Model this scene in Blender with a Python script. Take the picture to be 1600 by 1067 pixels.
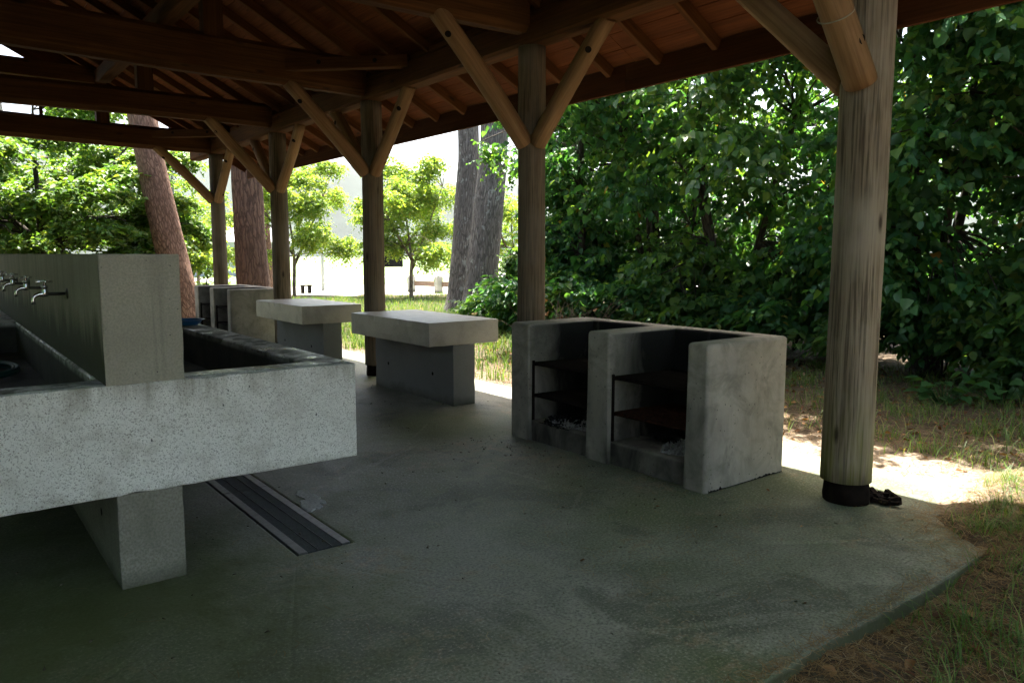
import bpy, bmesh, math, random
import numpy as np
from mathutils import Vector, Matrix

R = math.radians
sc = bpy.context.scene
for o in list(bpy.data.objects):
    bpy.data.objects.remove(o)
C = sc.collection

# ------------------------------------------------------------------ camera
cam = bpy.data.cameras.new('camera')
cam_ob = bpy.data.objects.new('camera', cam)
C.objects.link(cam_ob)
cam.sensor_fit = 'HORIZONTAL'
cam.sensor_width = 36.0
cam.lens = 26.74
cam.clip_start = 0.05
cam.clip_end = 6000
cam_ob.matrix_world = (Matrix.Translation((0, 0, 1.45)) @ Matrix.Rotation(R(-37.637), 4, 'Z')
                       @ Matrix.Rotation(R(90 - 6.503), 4, 'X') @ Matrix.Rotation(R(0.068), 4, 'Z'))
sc.camera = cam_ob

# ------------------------------------------------------------------ world and sun
SUN_DIR = Vector((0.185, 0.26, 1.0)).normalized()      # towards the sun
elev = math.asin(SUN_DIR.z)
azim = math.atan2(SUN_DIR.x, SUN_DIR.y)
world = bpy.data.worlds.new('World')
sc.world = world
world.use_nodes = True
wn = world.node_tree
bg = wn.nodes['Background']
sky = wn.nodes.new('ShaderNodeTexSky')
sky.sky_type = 'NISHITA'
sky.sun_disc = False
sky.sun_elevation = elev
sky.sun_rotation = azim
sky.air_density = 0.8
sky.dust_density = 4.5
sky.ozone_density = 0.6
hz = wn.nodes.new('ShaderNodeMix')                      # a hazy, slightly milky summer sky
hz.data_type = 'RGBA'
hz.blend_type = 'MULTIPLY'
hz.inputs[0].default_value = 1.0
hz.inputs[7].default_value = (1.0, .955, .875, 1)
wn.links.new(sky.outputs[0], hz.inputs[6])
wn.links.new(hz.outputs[2], bg.inputs[0])
bg.inputs[1].default_value = 0.12
sun = bpy.data.lights.new('sun', 'SUN')
sun.energy = 4.6
sun.angle = R(0.55)
sun.color = (1.0, 0.955, 0.88)
sun_ob = bpy.data.objects.new('sun', sun)
C.objects.link(sun_ob)
sun_ob.rotation_euler = (-SUN_DIR).to_track_quat('-Z', 'Y').to_euler()

sc.view_settings.view_transform = 'Standard'
sc.view_settings.look = 'None'
sc.view_settings.gamma = 1.0
sc.view_settings.use_curve_mapping = False
sc.view_settings.exposure = 2.75
sc.cycles.max_bounces = 6
sc.cycles.diffuse_bounces = 4
sc.cycles.transmission_bounces = 3
sc.cycles.glossy_bounces = 2
sc.cycles.use_adaptive_sampling = True
sc.cycles.adaptive_threshold = 0.02

rng = np.random.default_rng(11)
random.seed(11)

# ------------------------------------------------------------------ node helpers
class NT:
    def __init__(s, name):
        s.mat = bpy.data.materials.new(name)
        s.mat.use_nodes = True
        s.t = s.mat.node_tree
        s.bsdf = s.t.nodes['Principled BSDF']
        s.out = s.t.nodes['Material Output']
    def n(s, kind):
        return s.t.nodes.new('ShaderNode' + kind)
    def l(s, a, b):
        s.t.links.new(a, b)
    def pos(s, scale=(1, 1, 1), attr=None, rand=False):
        if attr:
            a = s.n('Attribute'); a.attribute_name = attr; v = a.outputs['Vector']
        else:
            v = s.n('NewGeometry').outputs['Position']
        if rand:
            oi = s.n('ObjectInfo')
            sm = s.n('VectorMath'); sm.operation = 'MULTIPLY_ADD'
            s.l(oi.outputs['Random'], sm.inputs[0]); sm.inputs[1].default_value = (37, 53, 71)
            s.l(v, sm.inputs[2]); v = sm.outputs[0]
        m = s.n('VectorMath'); m.operation = 'MULTIPLY'
        s.l(v, m.inputs[0]); m.inputs[1].default_value = scale
        return m.outputs[0]
    def noise(s, v, scale, detail=4, rough=.55, dist=0):
        detail = min(detail, 4)
        k = s.n('TexNoise')
        s.l(v, k.inputs['Vector'])
        k.inputs['Scale'].default_value = scale
        k.inputs['Detail'].default_value = detail
        k.inputs['Roughness'].default_value = rough
        k.inputs['Distortion'].default_value = dist
        return k.outputs[0]
    def vor(s, v, scale, feat='F1', out='Distance', rnd=1):
        k = s.n('TexVoronoi'); k.feature = feat
        s.l(v, k.inputs['Vector']); k.inputs['Scale'].default_value = scale
        k.inputs['Randomness'].default_value = rnd
        return k.outputs[out]
    def ramp(s, f, stops, interp='LINEAR'):
        k = s.n('ValToRGB'); k.color_ramp.interpolation = interp
        e = k.color_ramp.elements
        while len(e) < len(stops):
            e.new(.5)
        for el, (p, c) in zip(e, stops):
            el.position = p
            el.color = (c, c, c, 1) if isinstance(c, (int, float)) else (*c, 1)
        s.l(f, k.inputs[0])
        return k.outputs[0]
    def mix(s, f, a, b, mode='MIX'):
        k = s.n('Mix'); k.data_type = 'RGBA'; k.blend_type = mode
        if isinstance(f, (int, float)):
            k.inputs[0].default_value = f
        else:
            s.l(f, k.inputs[0])
        for sock, v in ((k.inputs[6], a), (k.inputs[7], b)):
            if isinstance(v, (int, float)):
                sock.default_value = (v, v, v, 1)
            elif isinstance(v, tuple):
                sock.default_value = (*v, 1)
            else:
                s.l(v, sock)
        return k.outputs[2]
    def math(s, op, a, b=0.0, clamp=False):
        k = s.n('Math'); k.operation = op; k.use_clamp = clamp
        for sock, v in ((k.inputs[0], a), (k.inputs[1], b)):
            if isinstance(v, (int, float)):
                sock.default_value = v
            else:
                s.l(v, sock)
        return k.outputs[0]
    def axis(s, i):
        g = s.n('NewGeometry'); x = s.n('SeparateXYZ')
        s.l(g.outputs['Position'], x.inputs[0])
        return x.outputs[i]
    def bump(s, h, strength, dist=.01, prev=None):
        k = s.n('Bump'); k.inputs['Strength'].default_value = strength
        k.inputs['Distance'].default_value = dist
        s.l(h, k.inputs['Height'])
        if prev is not None:
            s.l(prev, k.inputs['Normal'])
        s.l(k.outputs[0], s.bsdf.inputs['Normal'])
        return k.outputs[0]
    def color(s, c):
        if isinstance(c, tuple):
            s.bsdf.inputs['Base Color'].default_value = (*c, 1)
        else:
            s.l(c, s.bsdf.inputs['Base Color'])
    def rough(s, r):
        if isinstance(r, (int, float)):
            s.bsdf.inputs['Roughness'].default_value = r
        else:
            s.l(r, s.bsdf.inputs['Roughness'])

def concrete(name, base, dark=.6, stain=(.10, .10, .07), stain_amt=.35, speck=.5, rough=.85, moss=0.0, soot=0.0, fine=260, streak=.0):
    m = NT(name)
    p = m.pos()
    big = m.noise(p, 1.7, 5, .6)
    mid = m.noise(p, 9, 5, .65)
    fin = m.noise(p, fine, 2, .6)
    c = m.mix(m.ramp(big, [(.3, 0), (.7, 1)]), tuple(x * dark for x in base), base)
    c = m.mix(m.ramp(mid, [(.35, .35), (.7, 0)]), c, tuple(x * .72 for x in base))
    c = m.mix(m.math('MULTIPLY', m.ramp(fin, [(.35, 1), (.62, 0)]), speck), c, tuple(x * .5 for x in base))
    pits = m.vor(p, 26)
    pm = m.math('LESS_THAN', pits, .085)
    sel = m.math('GREATER_THAN', m.noise(p, 3.1, 1), .5)
    pm = m.math('MULTIPLY', pm, sel)
    c = m.mix(m.math('MULTIPLY', pm, .8), c, tuple(x * .22 for x in base))
    st = m.noise(p, 2.6, 6, .7, .6)
    c = m.mix(m.math('MULTIPLY', m.ramp(st, [(.5, 0), (.68, 1)]), stain_amt), c, stain)
    if streak:
        sv = m.pos((9, 9, .55))
        sk = m.noise(sv, 1.6, 5, .65)
        c = m.mix(m.math('MULTIPLY', m.ramp(sk, [(.45, 0), (.7, 1)]), streak), c, tuple(x * .4 for x in base))
    if moss:
        mz = m.noise(m.pos((7, 7, 1.1)), 1.1, 5, .6)
        mm = m.ramp(mz, [(.46, 0), (.6, 1)])
        c = m.mix(m.math('MULTIPLY', mm, moss), c, (.030, .042, .012))
    if soot:
        so = m.noise(m.pos((2.4, 2.4, 1.5)), 1.3, 6, .65, .4)
        c = m.mix(m.math('MULTIPLY', m.ramp(so, [(.40, 0), (.62, 1)]), soot), c, (.012, .011, .010))
    zf = m.math('ADD', m.axis(2), m.math('MULTIPLY', m.math('SUBTRACT', st, .5), .22))
    c = m.mix(m.ramp(zf, [(.0, .75), (.09, 0)]), c, (.055, .058, .035))
    m.color(c)
    m.rough(m.ramp(mid, [(.3, rough - .12), (.7, min(1, rough + .08))]))
    b = m.bump(fin, .25, .004)
    b = m.bump(mid, .25, .02, b)
    h = m.math('SUBTRACT', 1.0, pm)
    m.bump(h, .5, .006, b)
    m.bsdf.inputs['Specular IOR Level'].default_value = .35
    return m.mat

def wood(name, lo, hi, rough=.7, ring=18, along=1.2, crack=.35, grey=None, moss=False, bumpy=.35, knots=True, spec=.12):
    m = NT(name)
    p = m.pos((ring, ring, along), attr='grain', rand=True)
    g = m.noise(p, 1.0, 6, .62, .7)
    g2 = m.noise(m.pos((70, 70, 2.0), attr='grain', rand=True), 1.0, 4, .6)
    bl = m.noise(m.pos((2, 2, 1.3), attr='grain', rand=True), 1.0, 4, .6)
    c = m.mix(m.ramp(g, [(.3, 0), (.7, 1)]), lo, hi)
    c = m.mix(m.ramp(g2, [(.40, crack), (.54, 0)]), c, tuple(x * .30 for x in lo))
    if grey:
        c = m.mix(m.ramp(bl, [(.42, 0), (.66, .8)]), c, grey)
    else:
        c = m.mix(m.ramp(bl, [(.3, .45), (.6, 0)]), c, tuple(x * .6 for x in lo))
    if knots:
        kn = m.vor(m.pos((5, 5, 1.7), attr='grain', rand=True), 1.0)
        c = m.mix(m.ramp(kn, [(.045, .85), (.12, 0)]), c, (.018, .010, .006))
    if moss:
        z = m.axis(2)
        low = m.ramp(z, [(.12, 1), (.75, 0)])
        mn = m.ramp(m.noise(m.pos((14, 14, 1.2)), 1.0, 4, .6), [(.42, 0), (.6, 1)])
        c = m.mix(m.math('MULTIPLY', m.math('MULTIPLY', low, mn), .75), c, (.17, .17, .025))
    m.color(c)
    m.rough(rough)
    b = m.bump(g, bumpy, .006)
    m.bump(g2, bumpy, .004, b)
    m.bsdf.inputs['Specular IOR Level'].default_value = spec
    return m.mat

def leaf_mat(name, cols, trans=.45, rough=.42, spec=.5):
    m = NT(name)
    g = m.n('NewGeometry')
    c = m.ramp(g.outputs['Random Per Island'], cols)
    m.color(c)
    m.rough(rough)
    m.bsdf.inputs['Specular IOR Level'].default_value = spec
    tr = m.n('BsdfTranslucent')
    tc = m.mix(1.0, c, (1.9, 1.7, .55), 'MULTIPLY')
    m.l(tc, tr.inputs['Color'])
    mx = m.n('MixShader')
    mx.inputs[0].default_value = trans
    m.l(m.bsdf.outputs[0], mx.inputs[1])
    m.l(tr.outputs[0], mx.inputs[2])
    m.l(mx.outputs[0], m.out.inputs[0])
    return m.mat

def plain(name, col, rough=.6, metal=0.0, var=.25, scale=20, bump=.1):
    m = NT(name)
    n = m.noise(m.pos(), scale, 4, .6)
    m.color(m.mix(m.ramp(n, [(.3, 0), (.7, 1)]), tuple(x * (1 - var) for x in col), tuple(min(1, x * (1 + var)) for x in col)))
    m.rough(rough)
    m.bsdf.inputs['Metallic'].default_value = metal
    if bump:
        m.bump(n, bump, .01)
    return m.mat

# ------------------------------------------------------------------ materials
MT = {}
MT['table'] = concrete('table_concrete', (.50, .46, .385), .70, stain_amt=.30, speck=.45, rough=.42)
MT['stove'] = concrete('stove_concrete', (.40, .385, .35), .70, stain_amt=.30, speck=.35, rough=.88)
MT['table_leg'] = concrete('shaded_leg_concrete', (.21, .213, .198), .72, stain_amt=.25, speck=.4, rough=.8)  # table concrete darkened: shade under the top put into its colour
MT['leg'] = concrete('leg_concrete', (.30, .29, .235), .62, stain_amt=.45, speck=.95, fine=95, rough=.92)
MT['partition'] = concrete('partition_concrete', (.30, .285, .235), .75, stain_amt=.25, speck=.55, rough=.85, moss=.0, streak=.25)
MT['hearth'] = concrete('hearth_concrete', (.20, .19, .18), .5, stain_amt=.8, speck=.3, soot=.7)

def make_sooty():
    # stove concrete whose inside faces carry soot
    m = NT('stove_body')
    p = m.pos()
    base = (.44, .40, .335)
    big = m.noise(p, 2.3, 5, .6); mid = m.noise(p, 11, 5, .65); fin = m.noise(p, 240, 2, .6)
    c = m.mix(m.ramp(big, [(.3, 0), (.7, 1)]), tuple(x * .74 for x in base), base)
    c = m.mix(m.ramp(mid, [(.35, .4), (.7, 0)]), c, tuple(x * .6 for x in base))
    c = m.mix(m.math('MULTIPLY', m.ramp(fin, [(.35, 1), (.62, 0)]), .35), c, tuple(x * .5 for x in base))
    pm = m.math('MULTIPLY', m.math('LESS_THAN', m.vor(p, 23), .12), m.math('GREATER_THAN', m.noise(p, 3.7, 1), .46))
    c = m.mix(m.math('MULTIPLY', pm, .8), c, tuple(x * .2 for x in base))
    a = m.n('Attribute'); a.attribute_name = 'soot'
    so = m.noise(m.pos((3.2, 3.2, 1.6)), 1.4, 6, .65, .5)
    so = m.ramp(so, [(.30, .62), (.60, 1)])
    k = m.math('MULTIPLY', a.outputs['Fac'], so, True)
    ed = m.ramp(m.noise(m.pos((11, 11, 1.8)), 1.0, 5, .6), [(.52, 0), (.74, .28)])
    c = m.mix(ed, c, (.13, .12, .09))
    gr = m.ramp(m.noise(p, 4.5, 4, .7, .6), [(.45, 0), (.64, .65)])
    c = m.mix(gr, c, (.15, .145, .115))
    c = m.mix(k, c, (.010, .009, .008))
    m.color(c); m.rough(.88)
    b = m.bump(fin, .25, .004); b = m.bump(mid, .3, .02, b)
    m.bump(m.math('SUBTRACT', 1.0, pm), .5, .006, b)
    m.bsdf.inputs['Specular IOR Level'].default_value = .3
    return m.mat
MT['stove_body'] = make_sooty()

def make_white_render():
    m = NT('white_spatter_render')
    p = m.pos()
    n1 = m.noise(p, 175, 3, .75); n2 = m.vor(p, 220); n3 = m.noise(p, 2.2, 5, .6)
    c = m.mix(m.ramp(n3, [(.3, 0), (.7, 1)]), (.76, .755, .71), (.88, .87, .83))
    c = m.mix(m.ramp(n1, [(.37, .85), (.47, 0)]), c, (.17, .155, .125))
    ed = m.ramp(m.noise(p, 6, 5, .7), [(.48, 0), (.72, .55)])
    c = m.mix(ed, c, (.42, .39, .33))
    zz = m.axis(2)
    dr = m.noise(m.pos((13, 13, .7)), 1.0, 4, .7)
    top = m.math('MULTIPLY', m.ramp(m.math('ADD', zz, m.math('MULTIPLY', m.math('SUBTRACT', dr, .5), .28)), [(.80, 0), (.93, .65)]), m.ramp(dr, [(.38, 0), (.62, 1)]))
    c = m.mix(top, c, (.24, .215, .16))
    low = m.math('MULTIPLY', m.ramp(zz, [(.42, .6), (.47, 0)]), m.ramp(m.noise(p, 9, 4, .7), [(.4, 0), (.65, 1)]))
    c = m.mix(low, c, (.16, .15, .10))
    hole = m.math('MULTIPLY', m.math('LESS_THAN', m.vor(m.pos((1, 1, .55)), 14), .055), .9)
    c = m.mix(hole, c, (.05, .05, .045))
    m.color(c); m.rough(.85)
    b = m.bump(n1, .8, .008); m.bump(n2, .4, .005, b)
    return m.mat
MT['render'] = make_white_render()

def make_basin():
    m = NT('wet_basin_concrete')
    p = m.pos()
    z = m.axis(2)
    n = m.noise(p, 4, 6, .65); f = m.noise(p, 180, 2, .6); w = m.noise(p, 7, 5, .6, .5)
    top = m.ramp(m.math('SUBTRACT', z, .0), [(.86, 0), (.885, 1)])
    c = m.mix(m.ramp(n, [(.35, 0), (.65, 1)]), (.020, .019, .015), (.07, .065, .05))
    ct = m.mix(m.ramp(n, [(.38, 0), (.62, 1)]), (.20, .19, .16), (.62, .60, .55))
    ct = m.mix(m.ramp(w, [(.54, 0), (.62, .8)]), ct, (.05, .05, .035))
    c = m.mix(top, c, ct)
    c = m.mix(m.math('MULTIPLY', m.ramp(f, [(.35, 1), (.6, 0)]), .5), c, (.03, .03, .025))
    m.color(c)
    m.rough(m.mix(top, .82, m.ramp(w, [(.40, .22), (.56, .7)])))
    b = m.bump(f, .25, .004); m.bump(n, .3, .02, b)
    return m.mat
MT['basin'] = make_basin()

def make_partition():
    m = NT('partition_concrete_mossy')
    p = m.pos()
    base = (.36, .335, .262)
    big = m.noise(p, 2.1, 5, .6); fin = m.noise(p, 120, 2, .7); mid = m.noise(p, 13, 4, .6)
    c = m.mix(m.ramp(big, [(.3, 0), (.7, 1)]), tuple(x * .70 for x in base), base)
    c = m.mix(m.math('MULTIPLY', m.ramp(fin, [(.35, 1), (.62, 0)]), .55), c, tuple(x * .5 for x in base))
    sk = m.noise(m.pos((16, 16, .5)), 1.0, 5, .65)
    c = m.mix(m.ramp(sk, [(.45, 0), (.7, .55)]), c, (.10, .105, .085))
    g = m.n('NewGeometry'); x = m.n('SeparateXYZ'); m.l(g.outputs['Normal'], x.inputs[0])
    side = m.math('LESS_THAN', x.outputs[0], -.5)
    z = m.axis(2)
    hz = m.math('MULTIPLY', m.math('SUBTRACT', m.math('ADD', 1.02, m.math('MULTIPLY', m.noise(m.pos((5, 5, .4)), 1.2, 4, .6), .55)), z), 3.2, True)
    wet = m.math('MULTIPLY', m.math('SUBTRACT', hz, .35, True), 2.2, True)
    c = m.mix(m.math('MULTIPLY', m.math('MULTIPLY', wet, side), .92), c, (.022, .030, .010))
    dk = m.math('MULTIPLY', m.ramp(m.noise(p, 5.5, 5, .6), [(.62, 0), (.7, .8)]), m.ramp(z, [(1.2, 0), (1.45, 1)]))
    c = m.mix(dk, c, (.05, .035, .025))
    pm = m.math('MULTIPLY', m.math('LESS_THAN', m.vor(p, 24), .07), m.math('GREATER_THAN', m.noise(p, 4.1, 1), .5))
    c = m.mix(m.math('MULTIPLY', pm, .85), c, (.03, .028, .022))
    m.color(c); m.rough(.85)
    b = m.bump(fin, .3, .004); m.bump(mid, .2, .015, b)
    return m.mat
MT['partition'] = make_partition()

def make_floor():
    m = NT('worn_concrete_floor')
    p = m.pos()
    big = m.noise(p, .55, 5, .6, .4); mid = m.noise(p, 2.6, 6, .68, .3); sm = m.noise(p, 14, 5, .65); fin = m.noise(p, 230, 2, .65)
    c = m.mix(m.ramp(mid, [(.3, 0), (.7, 1)]), (.115, .118, .090), (.30, .292, .24))
    c = m.mix(m.ramp(big, [(.38, .0), (.58, .8)]), c, (.078, .102, .034))
    st = m.noise(p, 1.25, 6, .7, .8)
    c = m.mix(m.ramp(st, [(.52, 0), (.60, .62)]), c, (.055, .060, .042))
    sandy = m.noise(p, 1.0, 6, .7, .2)
    c = m.mix(m.ramp(m.math('MULTIPLY', sandy, m.ramp(sm, [(.4, .7), (.6, 1.1)])), [(.545, 0), (.68, .55)]), c, (.28, .20, .12))
    c = m.mix(m.ramp(sm, [(.56, 0), (.75, .45)]), c, (.08, .085, .07))
    sp = m.noise(p, 75, 3, .7)
    c = m.mix(m.ramp(sp, [(.36, .65), (.5, 0)]), c, (.034, .040, .024))
    c = m.mix(m.ramp(sp, [(.55, 0), (.68, .7)]), c, (.34, .33, .27))
    cr = m.vor(m.pos((1, 1, 1)), .55, 'DISTANCE_TO_EDGE')
    cw = m.math('ADD', cr, m.math('MULTIPLY', m.math('SUBTRACT', sm, .5), .05))
    crk = m.math('MULTIPLY', m.math('LESS_THAN', m.math('ABSOLUTE', cw), .0035), m.math('GREATER_THAN', st, .47))
    c = m.mix(m.math('MULTIPLY', crk, .28), c, (.30, .28, .23))
    scuff = m.ramp(m.noise(m.pos((1.1, 4.5, 1)), 1.7, 4, .7), [(.62, 0), (.76, .35)])
    c = m.mix(scuff, c, (.33, .32, .28))
    lite = m.math('MULTIPLY', m.math('LESS_THAN', m.vor(p, 26), .05), m.math('GREATER_THAN', sm, .52))
    c = m.mix(m.math('MULTIPLY', lite, .7), c, (.45, .43, .38))
    # damp moss round the sink and its drain
    px, py = m.axis(0), m.axis(1)
    dx = m.math('MULTIPLY', m.math('SUBTRACT', px, .5), .42); dy = m.math('MULTIPLY', m.math('SUBTRACT', py, 3.4), .40)
    rad = m.math('SQRT', m.math('ADD', m.math('MULTIPLY', dx, dx), m.math('MULTIPLY', dy, dy)))
    ms = m.math('ADD', m.math('SUBTRACT', 1.0, rad), m.math('MULTIPLY', m.math('SUBTRACT', mid, .5), 1.6))
    c = m.mix(m.ramp(ms, [(.30, 0), (.92, .8)]), c, (.050, .064, .012))
    g = m.n('NewGeometry'); q = m.n('SeparateXYZ'); m.l(g.outputs['Normal'], q.inputs[0])
    sidef = m.ramp(q.outputs[2], [(.5, 1), (.995, 0)])
    c = m.mix(m.math('MULTIPLY', sidef, .9), c, (.040, .046, .016))
    m.color(c)
    m.rough(m.ramp(mid, [(.35, .54), (.65, .66)]))
    b = m.bump(sp, .16, .005); b = m.bump(sm, .2, .015, b); m.bump(mid, .2, .04, b)
    m.bsdf.inputs['Specular IOR Level'].default_value = .5
    return m.mat
MT['floor'] = make_floor()

def make_soil():
    m = NT('needle_strewn_soil')
    p = m.pos()
    big = m.noise(p, .5, 5, .6); mid = m.noise(p, 3.5, 6, .7); fin = m.noise(p, 60, 4, .7)
    c = m.mix(m.ramp(mid, [(.3, 0), (.7, 1)]), (.055, .040, .026), (.165, .120, .080))
    c = m.mix(m.ramp(big, [(.5, 0), (.7, .55)]), c, (.075, .085, .030))
    c = m.mix(m.ramp(fin, [(.4, .55), (.6, 0)]), c, (.035, .025, .016))
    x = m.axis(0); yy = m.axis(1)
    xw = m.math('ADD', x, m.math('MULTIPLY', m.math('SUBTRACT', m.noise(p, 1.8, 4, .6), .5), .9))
    sun_strip = m.math('MULTIPLY', m.ramp(m.math('MULTIPLY', m.math('SUBTRACT', xw, 4.2), .5), [(.12, 0), (.3, 1), (.62, .8), (.85, 0)]),
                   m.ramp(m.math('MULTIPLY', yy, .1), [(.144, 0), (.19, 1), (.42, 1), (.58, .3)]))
    c = m.mix(m.math('MULTIPLY', sun_strip, m.ramp(mid, [(.2, .6), (.6, 1)])), c, (.42, .34, .25))  # sunlit band along the slab painted into the soil colour
    c = m.mix(m.ramp(m.noise(p, 28, 4, .75), [(.38, .75), (.52, 0)]), c, (.030, .022, .014))
    c = m.mix(m.ramp(m.noise(p, 33, 4, .75), [(.58, 0), (.72, .6)]), c, (.27, .20, .13))
    m.color(c); m.rough(.95)
    b = m.bump(fin, .6, .02); m.bump(mid, .5, .06, b)
    m.bsdf.inputs['Specular IOR Level'].default_value = .15
    return m.mat
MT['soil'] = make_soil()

MT['post'] = wood('weathered_post_wood', (.17, .128, .084), (.335, .268, .188), .8, 26, .8, .75, (.32, .272, .212), True, .5)
MT['post_gray'] = wood('grey_post_wood', (.108, .078, .049), (.225, .172, .112), .82, 22, 1.0, .6, (.185, .155, .12), False, .45)
MT['strut'] = wood('peeled_log_wood', (.20, .110, .050), (.34, .208, .104), .62, 14, .9, .3, None, False, .3)
MT['beam'] = wood('stained_beam_wood', (.058, .023, .0065), (.125, .052, .015), .8, 16, .7, .4, None, False, .3)
MT['rafter'] = wood('rafter_wood', (.080, .029, .008), (.150, .058, .017), .8, 20, .8, .3, None, False, .25)
MT['board'] = wood('roof_board_wood', (.105, .031, .009), (.18, .058, .018), .8, 16, .6, .35, None, False, .2)
MT['fascia'] = wood('fascia_wood', (.060, .019, .006), (.11, .038, .011), .8, 16, .6, .4, None, False, .25)
MT['sleeve'] = plain('rusty_sleeve', (.010, .0065, .0045), .95, .0, .6, 14, .5)
MT['sleeve'].node_tree.nodes['Principled BSDF'].inputs['Specular IOR Level'].default_value = .1
MT['bolt'] = plain('bolt_hole_dark', (.012, .009, .007), .8)
MT['twine'] = plain('plastic_twine', (.26, .24, .17), .6)
MT['roofing'] = plain('roof_sheet', (.10, .09, .08), .5)
MT['steel'] = plain('dull_steel', (.42, .44, .46), .38, .9, .2, 40, .05)
MT['darksteel'] = plain('tarnished_pipe', (.06, .058, .052), .4, .8, .3, 40, .05)
MT['chrome'] = plain('tap_chrome', (.72, .73, .74), .16, 1.0, .08, 30, .02)
MT['iron'] = plain('sooty_iron', (.008, .006, .005), .9, .0, .5, 30, .2)
MT['rust'] = plain('rusty_iron', (.022, .009, .005), .9, .0, .6, 30, .3)
MT['ash'] = plain('grey_ash', (.21, .205, .20), .95, 0, .5, 45, .8)
MT['char'] = plain('charcoal', (.010, .010, .010), .8, 0, .5, 45, .8)
MT['grate'] = plain('grate_steel', (.034, .038, .040), .7, .0, .35, 30, .1)
MT['grate_edge'] = plain('galvanised_edge', (.13, .13, .13), .5, .6, .3, 25, .1)
MT['pit'] = plain('drain_pit', (.010, .010, .010), .6)
MT['bluehose'] = plain('blue_plastic', (.010, .085, .22), .32, 0, .1)
MT['greenhose'] = plain('green_hose', (.005, .055, .045), .6, 0, .15)
MT['cement'] = plain('pale_cement', (.50, .48, .50), .9, 0, .3, 60, .5)

def make_bark(name, lo, hi, scale=(9, 9, 1.6), lichen=0.0, dist=.05):
    m = NT(name)
    base_v = m.pos(scale, attr='grain', rand=True)
    wob = m.n('TexNoise'); m.l(m.pos((9, 9, 4), attr='grain', rand=True), wob.inputs['Vector']); wob.inputs['Scale'].default_value = 1.0
    wob.inputs['Detail'].default_value = 3
    wv = m.n('VectorMath'); wv.operation = 'MULTIPLY_ADD'
    m.l(wob.outputs[1], wv.inputs[0]); wv.inputs[1].default_value = (1.5, 1.5, 1.5); m.l(base_v, wv.inputs[2])
    v = m.vor(wv.outputs[0], 1.0, 'DISTANCE_TO_EDGE')
    n = m.noise(m.pos((26, 26, 7), attr='grain', rand=True), 1.0, 4, .65)
    b2 = m.noise(m.pos((1, 1, .8)), .9, 4, .6)
    c = m.mix(m.ramp(v, [(.0, 0), (.22, 1)]), tuple(x * .22 for x in lo), hi)
    c = m.mix(m.ramp(n, [(.35, .7), (.65, 0)]), c, lo)
    c = m.mix(m.ramp(b2, [(.4, 0), (.65, .5)]), c, tuple(x * .7 for x in lo))
    if lichen:
        li = m.ramp(m.noise(m.pos((1, 1, .8)), 7, 5, .6), [(.60, 0), (.66, lichen)])
        c = m.mix(li, c, (.30, .33, .30))
    m.color(c); m.rough(.92)
    b = m.bump(v, .9, dist); m.bump(n, .6, dist * .5, b)
    m.bsdf.inputs['Specular IOR Level'].default_value = .2
    return m.mat
MT['bark_red'] = make_bark('red_pine_bark', (.20, .115, .078), (.35, .215, .15), (22, 22, 6), dist=.02)
MT['bark_pine'] = make_bark('pine_bark', (.11, .066, .045), (.20, .12, .082), (13, 13, 2.2))
MT['bark_grey'] = make_bark('grey_bark', (.11, .102, .09), (.215, .20, .178), (24, 24, 3.0), .55, .03)
MT['bark_dark'] = make_bark('dark_bark', (.05, .042, .034), (.10, .085, .066), (16, 16, 3), .2, .02)
MT['bark_tan'] = make_bark('tan_bark', (.16, .125, .085), (.26, .20, .14), (18, 18, 4), .2, .02)

MT['leaf_hedge'] = leaf_mat('hedge_leaf', [(0, (.026, .098, .040)), (.5, (.042, .135, .048)), (.88, (.068, .175, .050)), (.994, (.13, .22, .05)), (1, (.35, .16, .03))], .5, .42, .4)
MT['leaf_hedge2'] = leaf_mat('hedge_leaf_bright', [(0, (.035, .105, .034)), (.6, (.06, .15, .04)), (1, (.13, .22, .05))], .5, .40, .5)
MT['leaf_maple'] = leaf_mat('maple_leaf', [(0, (.05, .13, .028)), (.6, (.095, .19, .04)), (1, (.19, .26, .06))], .38, .45, .4)
MT['leaf_far'] = leaf_mat('young_tree_leaf', [(0, (.09, .18, .045)), (.6, (.15, .25, .055)), (1, (.26, .32, .08))], .58, .45, .4)
MT['leaf_broad'] = leaf_mat('broad_weed_leaf', [(0, (.022, .075, .022)), (1, (.05, .125, .035))], .35, .4, .5)
MT['leaf_pine'] = leaf_mat('pine_needle_green', [(0, (.02, .06, .025)), (1, (.05, .10, .035))], .2, .5, .4)
MT['grass'] = leaf_mat('grass_blade', [(0, (.05, .115, .022)), (.6, (.085, .16, .035)), (.93, (.13, .20, .05)), (1, (.30, .27, .13))], .35, .5, .35)
MT['dry'] = leaf_mat('dry_needle', [(0, (.10, .058, .028)), (.5, (.20, .12, .055)), (.85, (.30, .21, .11)), (1, (.36, .30, .20))], .15, .7, .2)
MT['dead'] = leaf_mat('dead_leaf', [(0, (.07, .032, .016)), (.6, (.16, .075, .032)), (1, (.30, .17, .08))], .2, .7, .2)

# ------------------------------------------------------------------ object helpers
def tag(o, label=None, cat=None, group=None, kind=None):
    if label: o['label'] = label
    if cat: o['category'] = cat
    if group: o['group'] = group
    if kind: o['kind'] = kind
    return o

def thing(name, loc, label, cat, group=None):
    o = bpy.data.objects.new(name, None)
    o.empty_display_size = .1
    o.location = loc
    C.objects.link(o)
    return tag(o, label, cat, group)

def origin(parent):
    v = Vector((0, 0, 0))
    while parent is not None:
        v = v + parent.location
        parent = parent.parent
    return v

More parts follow.
